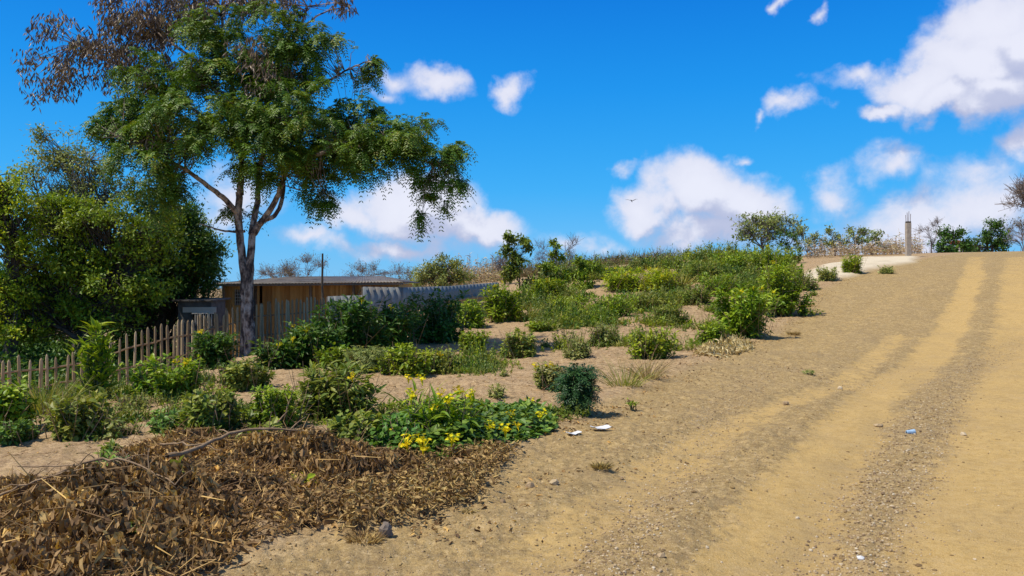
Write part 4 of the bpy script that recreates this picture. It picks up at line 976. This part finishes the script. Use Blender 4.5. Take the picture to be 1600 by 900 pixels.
rt_tree(1600, 75, 'distant_tree', 'hazy brown tree behind the road crest at the right edge', [(1598, 362, 24, 12, 44), (1620, 355, 34, 16, 44), (1590, 376, 20, 10, 30)], trunk_r=.12, bark='twig', leaf='scrub', kind='bare', k=2, ll=.2, lw=.08, rr_=.6)
rt_tree(1083, 58, 'dark_treetop', 'small very dark treetop left on the ridge crest', [(1070, 398, 9, 8, 12), (1092, 396, 11, 8, 14), (1108, 400, 12, 6, 10)], trunk_r=.06, leaf='dark', k=12, ll=.22, lw=.1, rr_=.35)
rt_tree(968, 62, 'dark_treetop', 'dark treetop poking up behind the yellow flowered shrub', [(968, 410, 20, 8, 22), (968, 420, 26, 10, 22)], trunk_r=.08, leaf='dark', k=14, ll=.24, lw=.1, rr_=.4)
rt_tree(685, 42, 'spreading_tree', 'olive green spreading tree behind the corrugated fence', [(690, 415, 34, 12, 70), (665, 425, 26, 14, 60), (715, 432, 26, 12, 60), (690, 440, 50, 14, 70)], trunk_r=.12, leaf='grey', k=16, ll=.16, lw=.07, rr_=.35)
rt_tree(790, 44, 'bare_tree', 'leafless purplish tree left of the tallest sapling', [(785, 405, 24, 20, 26), (775, 420, 20, 14, 16)], trunk_r=.06, bark='twig', kind='bare', k=0, rr_=.5)
rt_tree(880, 46, 'bare_tree', 'leafless bushy tree behind the slender sapling', [(885, 392, 24, 14, 24), (850, 395, 20, 14, 20), (870, 410, 34, 12, 20)], trunk_r=.06, bark='twig', kind='bare', k=0, rr_=.5)
rt_tree(465, 60, 'bare_tree', 'wide grey leafless tree seen over the house roof', [(450, 422, 34, 10, 44), (485, 417, 26, 10, 34), (420, 428, 30, 8, 34)], trunk_r=.10, bark='twig', leaf='scrub', kind='bare', k=2, ll=.13, lw=.05, rr_=.6)
rt_tree(570, 62, 'bare_tree', 'low grey scrubby tree behind the right part of the house roof', [(560, 430, 40, 7, 34), (610, 428, 30, 8, 34)], trunk_r=.08, bark='twig', leaf='scrub', kind='bare', k=2, ll=.13, lw=.05, rr_=.6)

# dry scrub, maize
def band(name, label, cat, pts, n, h0, h1, mat, mode):
    gx = Geo(); pts = np.array(pts); u = rng.random(n) * (len(pts) - 1); k = u.astype(int); f = (u - k)
    px = pts[k, 0] * (1 - f) + pts[k + 1, 0] * f; yy = pts[k, 1] * (1 - f) + pts[k + 1, 1] * f + rng.random(n) * 7
    x = (px - 800) / F * yy; b = np.column_stack([x, yy, H(x, yy)]); h = h0 + (h1 - h0) * rng.random(n)
    if mode == 'maize':
        h = h * (.55 + .9 * np.clip(.5 + fbm(x, yy, .8, 2), 0, 1)); T = b + np.column_stack([rng.normal(size=n) * .12, rng.normal(size=n) * .12, h]); gx.sticks(b, T, .012, .006)
        k = 10; C = np.repeat(b, k, 0); uu = .1 + .9 * rng.random((n * k, 1)); C = C + (np.repeat(T, k, 0) - C) * uu
        D = unit(rvec(n * k) * [1, 1, .3] + [0, 0, .9]); gx.blades(C, D, .16 + .26 * rng.random(n * k), .05, 1.5, 3)
    else:
        k = 26; C = np.repeat(b, k, 0) + rvec(n * k) * [.7, .7, 0] ; uu = rng.random((n * k, 1)); C = C + np.array([0, 0, 1.]) * uu * np.repeat(h, k)[:, None]
        gx.diamonds(C, rvec(n * k), rvec(n * k), .2, .07, .1); gx.sticks(C[::4], C[::4] + unit(rvec(len(C[::4])) * .5 + [0, 0, 1]) * .6, .012, .006)
    tag(gx.build(name, M[mat], origin=(0, 0, 0)), label, cat, None, 'stuff')
rt_tree(812, 37, 'sapling', 'tall bright sapling standing against the sky on the slope', [(806, 374, 13, 9, 26), (824, 388, 13, 8, 18), (796, 392, 13, 8, 18), (815, 406, 18, 11, 30), (806, 426, 22, 12, 34), (822, 446, 24, 11, 30)], trunk_r=.035, leaf='bright', kind='broad', k=12, ll=.2, lw=.1, rr_=.26)
rt_tree(868, 38, 'sapling', 'slender green sapling right of the tallest sapling', [(865, 384, 8, 8, 14), (870, 400, 12, 9, 20), (862, 417, 15, 10, 26), (872, 436, 18, 12, 30)], trunk_r=.03, leaf='mid', kind='broad', k=12, ll=.18, lw=.08, rr_=.24)
rt_tree(912, 38, 'sapling', 'bushy bright green sapling between the slender sapling and the yellow flowered shrubs', [(908, 408, 14, 9, 24), (924, 420, 16, 10, 28), (898, 430, 20, 11, 30), (914, 446, 28, 10, 36)], trunk_r=.03, leaf='mid', kind='broad', k=13, ll=.19, lw=.08, rr_=.26)
rt_tree(845, 38, 'sapling', 'low leafy sapling between the tallest and the slender saplings', [(842, 420, 14, 10, 22), (848, 442, 22, 12, 34), (832, 448, 18, 10, 24)], trunk_r=.03, leaf='grey', kind='broad', k=12, ll=.16, lw=.08, rr_=.24)
band('maize', 'dry brown maize stalks standing along the ridge by the concrete post', 'maize', [(1262, 47), (1440, 49)], 330, .35, 1.2, 'maize', 'maize')
band('maize', 'dry pale maize field seen between the bare trees behind the slope', 'maize', [(660, 44), (800, 46)], 260, .7, 1.4, 'maize', 'maize')
band('scrub', 'far belt of dry brown scrub behind the house and fence', 'scrub', [(200, 62), (640, 62), (820, 66), (1000, 72)], 900, .9, 2.0, 'scrub', 'scrub')
band('scrub', 'far low dry brush along the hill crest left of the ridge', 'scrub', [(800, 56), (950, 58), (1060, 62)], 260, .3, .8, 'scrub', 'scrub')
band('scrub', 'far dark scrub behind the crest of the road on the right', 'scrub', [(1440, 66), (1560, 68), (1700, 66), (1900, 60)], 300, .3, .9, 'scrub', 'scrub')

# small far house between ridge trees
y = 62; fb_ = GD(1508, y); fh = root('far_house', fb_, 'tiny pale house with rusty red roof between the dark ridge trees', 'house')
gx = Geo(); gx.box(fb_ + [0, 0, .45], (1.5, 1.5, .9)); gx.build('wall', M['cream'], fh)
gx = Geo(); gx.box(fb_ + [-.1, 0, .98], (2.0, 2.0, .05), tilt=('y', .3)); gx.build('roof', M['redroof'], fh)

# concrete post
b = G(1419, 403); b = GD(1419, 44.0); ps = root('concrete_post', b, 'unfinished square concrete post with steel bars sticking out of its top', 'post')
top = W(1419, 350, b[1]); gx = Geo(); gx.box(((b[0]), b[1], (b[2] + top[2]) / 2), (.24, .24, top[2] - b[2] + .1)); sh = gx.build('shaft', M['concrete'], ps)
bv = sh.modifiers.new('bevel', 'BEVEL'); bv.width = .015
gx = Geo(); gx.box((b[0], b[1], top[2] + .08), (.22, .22, .12)); gx.build('cast_top', M['darkbark'], ps)
for dx, dy, hh in ((-.08, -.08, .62), (.08, -.08, .55), (-.08, .08, .5), (.07, .08, .7)):
    gx = Geo(); gx.tubes([([(b[0] + dx, b[1] + dy, top[2]), (b[0] + dx * 1.05, b[1] + dy, top[2] + hh * .5), (b[0] + dx * 1.2, b[1] + dy, top[2] + hh)], .014)], 5); gx.build('steel_bar', M['steel'], ps)

# bird
bp = W(987, 314, 70); bd = root('bird', bp, 'dark bird gliding in front of the central cloud', 'bird')
gx = Geo(); gx.tubes([(bp + np.array([(-.26, .05, .05), (-.1, .02, .02), (0, 0, 0), (.12, 0, -.02), (.24, -.02, -.06)]), [.01, .05, .06, .045, .008])], 7)
def wing(sg):
    pts = np.array([(0, 0, .02), (.08, sg * .25, .14), (-.02, sg * .5, .2), (-.15, sg * .8, .12)]); wd_ = [.12, .13, .1, .02]
    V = []
    for p_, w_ in zip(pts, wd_): V += [p_ + [w_ / 2, 0, .012], p_ - [w_ / 2, 0, 0], p_ + [0, 0, -.015]]
    f = []
    for k in range(3):
        for a_ in range(3):
            c0, c1 = k * 3 + a_, k * 3 + (a_ + 1) % 3; f += [(c0, c1, c1 + 3), (c0, c1 + 3, c0 + 3)]
    gx.add(np.array(V) + bp, np.array(f), np.full(len(f), .5))
wing(1); wing(-1); gx.build('body', M['bird'], bd); bd.rotation_euler = (0, R(25), R(60)); bd.scale = (.72, .72, .72)

# ------------------------------------------------------------------ dry leaf heap
P = inpoly_pts(HP, 34000); P = P + rng.normal(size=P.shape) * .07
kp_ = rng.random(len(P)) < ss(pdist(HP, P[:, 0], P[:, 1], True) + .55 * fbm(P[:, 0], P[:, 1], 3.0, 3), -.12, .22) * .97 + .03; P = P[kp_]; n = len(P)
z = H(P[:, 0], P[:, 1]) + np.maximum(heap_h(P[:, 0], P[:, 1]), 0) * (.35 + .65 * rng.random(n) ** .4) + .015
gx = Geo(); P3 = np.column_stack([P, z]); br = fbm(P[:, 0] + 9, P[:, 1], 3.5, 2) * .5 + .1
flat = heap_h(P[:, 0], P[:, 1]) < .1
D = unit(rvec(n) * [.8, .8, .7] - np.array([0, 0, 1.]) * np.where(flat, .1, .75)[:, None]); D[flat, 2] *= .4
gx.broad(P3, D, rvec(n) + [0, -.1, .5], .035 + .075 * rng.random(n) ** 1.4, .018 + .028 * rng.random(n), .6, .6, np.clip(rng.random(n) * .75 + br + .05, 0, 1), jag=.13)
reg = [([(0, 790), (200, 780), (360, 800), (340, 870), (150, 930), (-40, 930)], 170), ([(380, 700), (560, 700), (640, 735), (560, 760), (380, 745)], 120), ([(190, 715), (330, 675), (370, 720), (220, 760)], 70), ([(-40, 760), (150, 755), (160, 800), (-40, 800)], 40)]
for zp, nc in reg:
    Cc = inpoly_pts(GP(zp), nc); zc = H(Cc[:, 0], Cc[:, 1]) + heap_h(Cc[:, 0], Cc[:, 1]) + .01 + .10 * rng.random(nc) ** 1.3
    k = 34; Cn = np.repeat(np.column_stack([Cc, zc]), k, 0) + rvec(nc * k) * [.11, .11, .05]
    gx.broad(Cn, unit(rvec(nc * k) * .55 - [0, 0, .9]), rvec(nc * k) + [0, -.3, 0], .05 + .06 * rng.random(nc * k), .018 + .022 * rng.random(nc * k), .7, .3, np.clip(np.repeat(rng.random(nc), k) * .6 + rng.random(nc * k) * .45, 0, 1), jag=.14)
    tw = np.column_stack([Cc, zc + .03]); gx.sticks(tw, tw + unit(rvec(nc) * [1, 1, .25]) * .25, .005, .002); gx.sticks(tw - [0, 0, .15], tw, .006, .003)
m = 6500; A = inpoly_pts(HP, m); A3 = np.column_stack([A, H(A[:, 0], A[:, 1]) + heap_h(A[:, 0], A[:, 1]) * (.4 + .65 * rng.random(m)) + .02])
gx.sticks(A3, A3 + unit(rvec(m) * [1, 1, .4]) * (.05 + .16 * rng.random((m, 1))), .0035, .002)
tag(gx.build('dead_leaves', M['dead'], origin=(0, 0, 0)), 'heap of curled brown dead leaves and twigs filling the lower left corner', 'leaf litter', None, 'stuff')
# golden litter by the right tip of the heap
LP = GP([(560, 712), (660, 712), (742, 705), (800, 700), (760, 740), (742, 775), (640, 800), (520, 830), (470, 800), (560, 745)])
P = inpoly_pts(LP, 7500); P += rng.normal(size=P.shape) * .07; k_ = fbm(P[:, 0], P[:, 1], 2.2, 2) + .18 > 0; P = P[k_]; n = len(P)
P3 = np.column_stack([P, H(P[:, 0], P[:, 1]) + .01 + .09 * rng.random(n) ** 2]); gx = Geo(); gx.broad(P3, unit(rvec(n) * [1, 1, .4]), rvec(n) + [0, 0, .6], .03 + .05 * rng.random(n), .013 + .018 * rng.random(n), .5, .5, None, jag=.12)
tag(gx.build('dry_litter', M['dead2'], origin=(0, 0, 0)), 'thin golden dry leaves strewn beside the creeping vine at the road edge', 'leaf litter', None, 'stuff')
# pale heap
PP = GP([(1085, 556), (1105, 538), (1150, 532), (1175, 538), (1170, 550), (1130, 558)]); c_ = PP.mean(0)
P = inpoly_pts(PP, 900); n = len(P); e = ss(pdist(PP, P[:, 0], P[:, 1], True), 0, .5)
P3 = np.column_stack([P, H(P[:, 0], P[:, 1]) + .02 + e * .15 * rng.random(n)]); gx = Geo(); gx.broad(P3, unit(rvec(n) + [0, 0, .1]), rvec(n) + [0, 0, .5], .16, .05, .4, .5, None, jag=.12)
o_ = gx.build('leaf_heap', M['pale_dead'], origin=(*c_, float(H(*c_)))); tag(o_, 'small heap of bleached dry leaves below the large flowering bush', 'leaf heap')
# brown dry tufts
for a, c_, w_, h_, lab in [(930, 505, 10, 8, None), (570, 832, 110, 24, 'flattened brown dry weed clump lying at the road edge'), (1240, 520, 40, 10, 'low reddish brown dry tuft at the road verge below the big bush'),
                       (1260, 478, 40, 14, 'brown dry tuft beside the large upright bush'), (940, 722, 60, 14, 'small brown dry weed on the road edge'), (735, 790, 40, 10, 'thin straw coloured tuft on the road edge'), (370, 700, 20, 24, None)]:
    if lab: shrub(a, c_, w_, h_, lab, 'dead2', 'grass', .05, .008, .9, 0, name='dry_tuft', cat='dry tuft')

# long sticks on the heap
def stick(pts, r0, label, lift=.1, name='branch'):
    P = []
    for a, c_, dz in pts:
        g_ = G(a, c_ + 8); P.append(g_ + [0, 0, float(max(heap_h(g_[0], g_[1]), 0)) + dz + .05])
    P = np.array(P); u = np.linspace(0, len(P) - 1, len(P) * 4); Q_ = np.stack([np.interp(u, np.arange(len(P)), P[:, i]) for i in range(3)], 1)
    for _ in range(4): Q_[1:-1] = Q_[:-2] * .25 + Q_[1:-1] * .5 + Q_[2:] * .25
    Q_ += rng.normal(size=Q_.shape) * .006; c0 = Q_.mean(0); gx = Geo(); gx.tubes([(Q_, np.linspace(r0, r0 * .35, len(Q_)))], 7, .15)
    for k in range(3, len(Q_), 3): gx.tubes([(curve(Q_[k], Q_[k] + unit(rng.normal(size=3) + [0, 0, .5]) * .18, 4), np.linspace(r0 * .4, r0 * .15, 4))], 4)
    o_ = gx.build(name, M['stick'], origin=c0, smooth=True); tag(o_, label, 'branch')
stick([(262, 768, .10), (310, 745, .12), (360, 726, .12), (440, 720, .10), (520, 716, .08)], .020, 'long curved brown branch lying across the top of the leaf heap')
stick([(410, 705, .05), (430, 690, .12), (455, 665, .22)], .013, 'short stick rising at a slant behind the leaf heap')
stick([(85, 800, .10), (150, 786, .12), (205, 790, .10), (275, 806, .1)], .013, 'thin branch lying across the middle of the leaf heap')
stick([(190, 745, .05), (200, 770, .1), (205, 790, .1)], .012, 'short pale stick leaning down over the leaf heap')
stick([(30, 745, .08), (110, 770, .1), (180, 776, .1)], .009, 'thin twig at the upper left of the leaf heap')
stick([(250, 722, .06), (300, 735, .12), (345, 748, .1)], .010, 'thin twig crossing behind the long curved branch')
stick([(0, 806, .1), (60, 808, .12), (150, 812, .12)], .010, 'dark twig at the left edge of the leaf heap')

# cut stump piece
b = G(603, 826); st_ = root('stump', b, 'short grey brown cut stump at the road edge by the dry weed clump', 'stump')
gx = Geo(); gx.tubes([(np.array([b + [0, 0, -.05], b + [0, 0, .0], b + [.01, 0, .02], b + [.02, 0, .03]]), [.045, .04, .035, .01])], 9, .5); gx.build('wood', M['wood'], st_)

# ------------------------------------------------------------------ stones, litter
n = 60000
lo_, hi_ = 3.2, 26; yy = lo_ + (hi_ - lo_) * rng.random(n * 5) ** 1.5; xx = (-.45 + 1.25 * rng.random(n * 5)) * yy
e = side(ROAD_EDGE, xx, yy); dd = np.zeros_like(xx)
for P, hw, s__ in TRW.values(): dd = np.maximum(dd, s__ * (1 - ss(pdist(P, xx, yy), hw * .4, hw * 1.4)))
gg_ = np.maximum(1 - ss(pdist(GULLY, xx, yy), .15, .6), .7 * (1 - ss(pdist(GULLY2, xx, yy), .1, .6)))
pk = rng.random(len(xx)) < np.clip(.30 * ss(e, -.3, .2) * (1 - .93 * dd) * (.5 + 1.2 * (fbm(xx, yy, 1.2, 3) + .4)) + .9 * gg_ * (1 - .7 * dd), .02, 1)
xx, yy = xx[pk][:n], yy[pk][:n]; gk = gg_[pk][:n]
szz = (.0022 + .0065 * rng.random(len(xx)) ** 3.5) * (1 + 1.0 * gk * rng.random(len(xx))) + .008 * (rng.random(len(xx)) > .994)
gx = Geo(); gx.stones(np.column_stack([xx, yy, H(xx, yy) - .04 + szz * .3 + .0]), szz)
# settle on the real surface: same terms as the mesh
def surf(x, y):
    r_ = np.hypot(x, y); fr = 1 - ss(r_, 25, 60); wb = fbm(x, y, .9, 3) * .35; ro = ss(side(ROAD_EDGE, x, y) + wb * .7, -.25, .35); du = np.zeros_like(x)
    for P, hw, s__ in TRW.values(): du = np.maximum(du, s__ * (1 - ss(pdist(P, x, y) + fbm(x + 3, y, 1.6, 3) * .2, hw * .45, hw * 1.55)))
    gv = np.maximum(1 - ss(pdist(GULLY, x, y) + wb, .15, .7), .5 * (1 - ss(pdist(GULLY2, x, y) + wb, .1, .5)))
    z = H(x, y) + fr * (fbm(x, y, .55, 3) * .07 + fbm(x, y, 5, 3) * .032 * (1 - .8 * du) + fbm(x, y, 21, 2) * .020 * (1 - .85 * du))
    return z - .045 * du * fr - .05 * gv * fr - .04 * ro * fr + (1 - ro) * fr * fbm(x, y, 2.2, 3) * .05
gx = Geo(); gx.stones(np.column_stack([xx, yy, surf(xx, yy) + szz * .25]), szz)
tag(gx.build('gravel', M['stone'], origin=(0, 0, 0)), 'loose gravel and pebbles scattered over the dirt road', 'gravel', None, 'stuff')
n = 9000; y2 = 3.4 + 16 * rng.random(n * 3) ** 1.3; x2 = (-.35 + 1.1 * rng.random(n * 3)) * y2
d2 = np.zeros_like(x2)
for P, hw, s__ in TRW.values(): d2 = np.maximum(d2, s__ * (1 - ss(pdist(P, x2, y2), hw * .4, hw * 1.4)))
g2 = 1 - ss(pdist(GULLY, x2, y2), .1, .7)
k_ = rng.random(len(x2)) < np.clip(.45 * ss(side(ROAD_EDGE, x2, y2), -.4, .3) * (1 - .93 * d2) * (fbm(x2, y2, 2.0, 3) > .05) + .6 * g2 * (1 - .8 * d2), 0.004, 1)
x2, y2 = x2[k_][:n], y2[k_][:n]; s2 = .006 + .016 * rng.random(len(x2)) ** 3; gx = Geo(); gx.stones(np.column_stack([x2, y2, surf(x2, y2) + s2 * .1]), s2, .5)
tag(gx.build('clods', M['clod'], origin=(0, 0, 0)), 'crumbled earth clods lying between the wheel tracks', 'clods', None, 'stuff')
def on(px, py):
    g_ = G(px, py); g_[2] = float(surf(np.array([g_[0]]), np.array([g_[1]]))[0]); return g_
for a, c_, s__, lab in [(828, 752, .05, 'pale flat stone on the left edge of the road'), (866, 746, .045, 'brown stone right of the pale flat stone'), (786, 776, .035, 'dark little rock on the road below the pale flat stone'),
                    (1313, 597, .05, 'dark brown stone lying alone on the upper dust track'), (1372, 652, .05, 'small brown stone left of the blue litter'), (1345, 845, .03, 'small white stone in the rubble near the bottom of the road'),
                    (1033, 856, .03, 'pale bluish stone between the tracks near the bottom'), (972, 731, .025, 'small tan stone on the left dust track'), (1505, 670, .04, 'brown stone on the rubble right of the blue litter'), (1228, 624, .07, 'flat pale rock in the gravel beside the upper track'), (1316, 885, .045, 'pale stone at the bottom edge of the road')]:
    g_ = on(a, c_); gx = Geo(); gx.stones(np.array([g_ + [0, 0, s__ * .3]]), s__, .65); o_ = gx.build('stone', M['white'] if 'white' in lab else M['stone'], origin=g_, smooth=False); tag(o_, lab, 'stone')
for a, c_, lab, w_ in [(938, 671, 'flat white scrap of paper lying on the road edge', .11), (896, 679, 'small cream paper scrap left of the white scrap', .08)]:
    g_ = on(a, c_); U = np.linspace(-1, 1, 7); A_, B_ = np.meshgrid(U, U); Vx = np.stack([A_ * w_ , B_ * w_ * .6, .012 + .02 * np.abs(A_) ** 2 + .012 * rng.random(A_.shape)], -1).reshape(-1, 3)
    i, j = np.meshgrid(np.arange(6), np.arange(6), indexing='ij'); q0 = (i * 7 + j).ravel(); V2 = np.vstack([Vx, Vx - [0, 0, .004]]); Qp = np.stack([q0, q0 + 1, q0 + 8, q0 + 7], 1)
    o_ = mesh_np('paper_scrap', V2, np.vstack([Qp, Qp[:, ::-1] + 49]), M['white'], None, None, True); o_.location = tuple(g_); o_.rotation_euler = (0, 0, .4); tag(o_, lab, 'litter')
g_ = on(1423, 667); bc = root('plastic_cup', g_, 'crushed pale blue plastic cup lying on the road rubble', 'litter')
gx = Geo(); gx.tubes([(g_ + np.array([(-.05, 0, .03), (-.047, 0, .03), (0, .01, .03), (.045, .01, .035), (.05, .01, .035)]), [.015, .022, .026, .032, .028])], 12, .2); gx.build('cup_wall', M['bluep'], bc)

t_ = rng.random(5200) * (len(ROAD_EDGE) - 2) + 1; k = t_.astype(int); k = np.minimum(k, len(ROAD_EDGE) - 2); f = (t_ - k)[:, None]
P = ROAD_EDGE[k] * (1 - f) + ROAD_EDGE[k + 1] * f + rng.normal(size=(5200, 2)) * .45; P = P[fbm(P[:, 0], P[:, 1], 1.4, 3) > .0]; n = len(P)
P3 = np.column_stack([P, surf(P[:, 0], P[:, 1]) + .008]); gx = Geo(); gx.broad(P3, unit(rvec(n) * [1, 1, .3]), rvec(n) * .6 + [0, 0, .6], .02 + .04 * rng.random(n), .012 + .014 * rng.random(n), .5, .5, None, jag=.15)
tag(gx.build('verge_litter', M['dead'], origin=(0, 0, 0)), 'sparse brown leaf scraps along the verge of the dirt road', 'leaf litter', None, 'stuff')
# straw bits over the bare garden soil
P = inpoly_pts(GP([(-100, 740), (0, 640), (300, 590), (700, 540), (860, 480), (1100, 450), (1250, 440), (1240, 500), (1000, 600), (860, 650), (740, 720), (500, 690), (200, 700)]), 9000)
n = len(P); P3 = np.column_stack([P, surf(P[:, 0], P[:, 1]) + .006]); gx = Geo()
gx.sticks(P3, P3 + unit(rvec(n) * [1, 1, .06]) * (.03 + .12 * rng.random((n, 1)) ** 2), .0028, .002)
k_ = rng.random(n) < .5; gx.diamonds(P3[k_], unit(rvec(k_.sum()) * [1, 1, .15]), rvec(k_.sum()) * .3 + [0, 0, 1], .04, .016, .3)
tag(gx.build('straw', M['dead'], origin=(0, 0, 0)), 'dry straw and leaf bits scattered over the bare garden soil', 'straw', None, 'stuff')

for o in ROOTS:
    if '_o' in o: del o['_o']
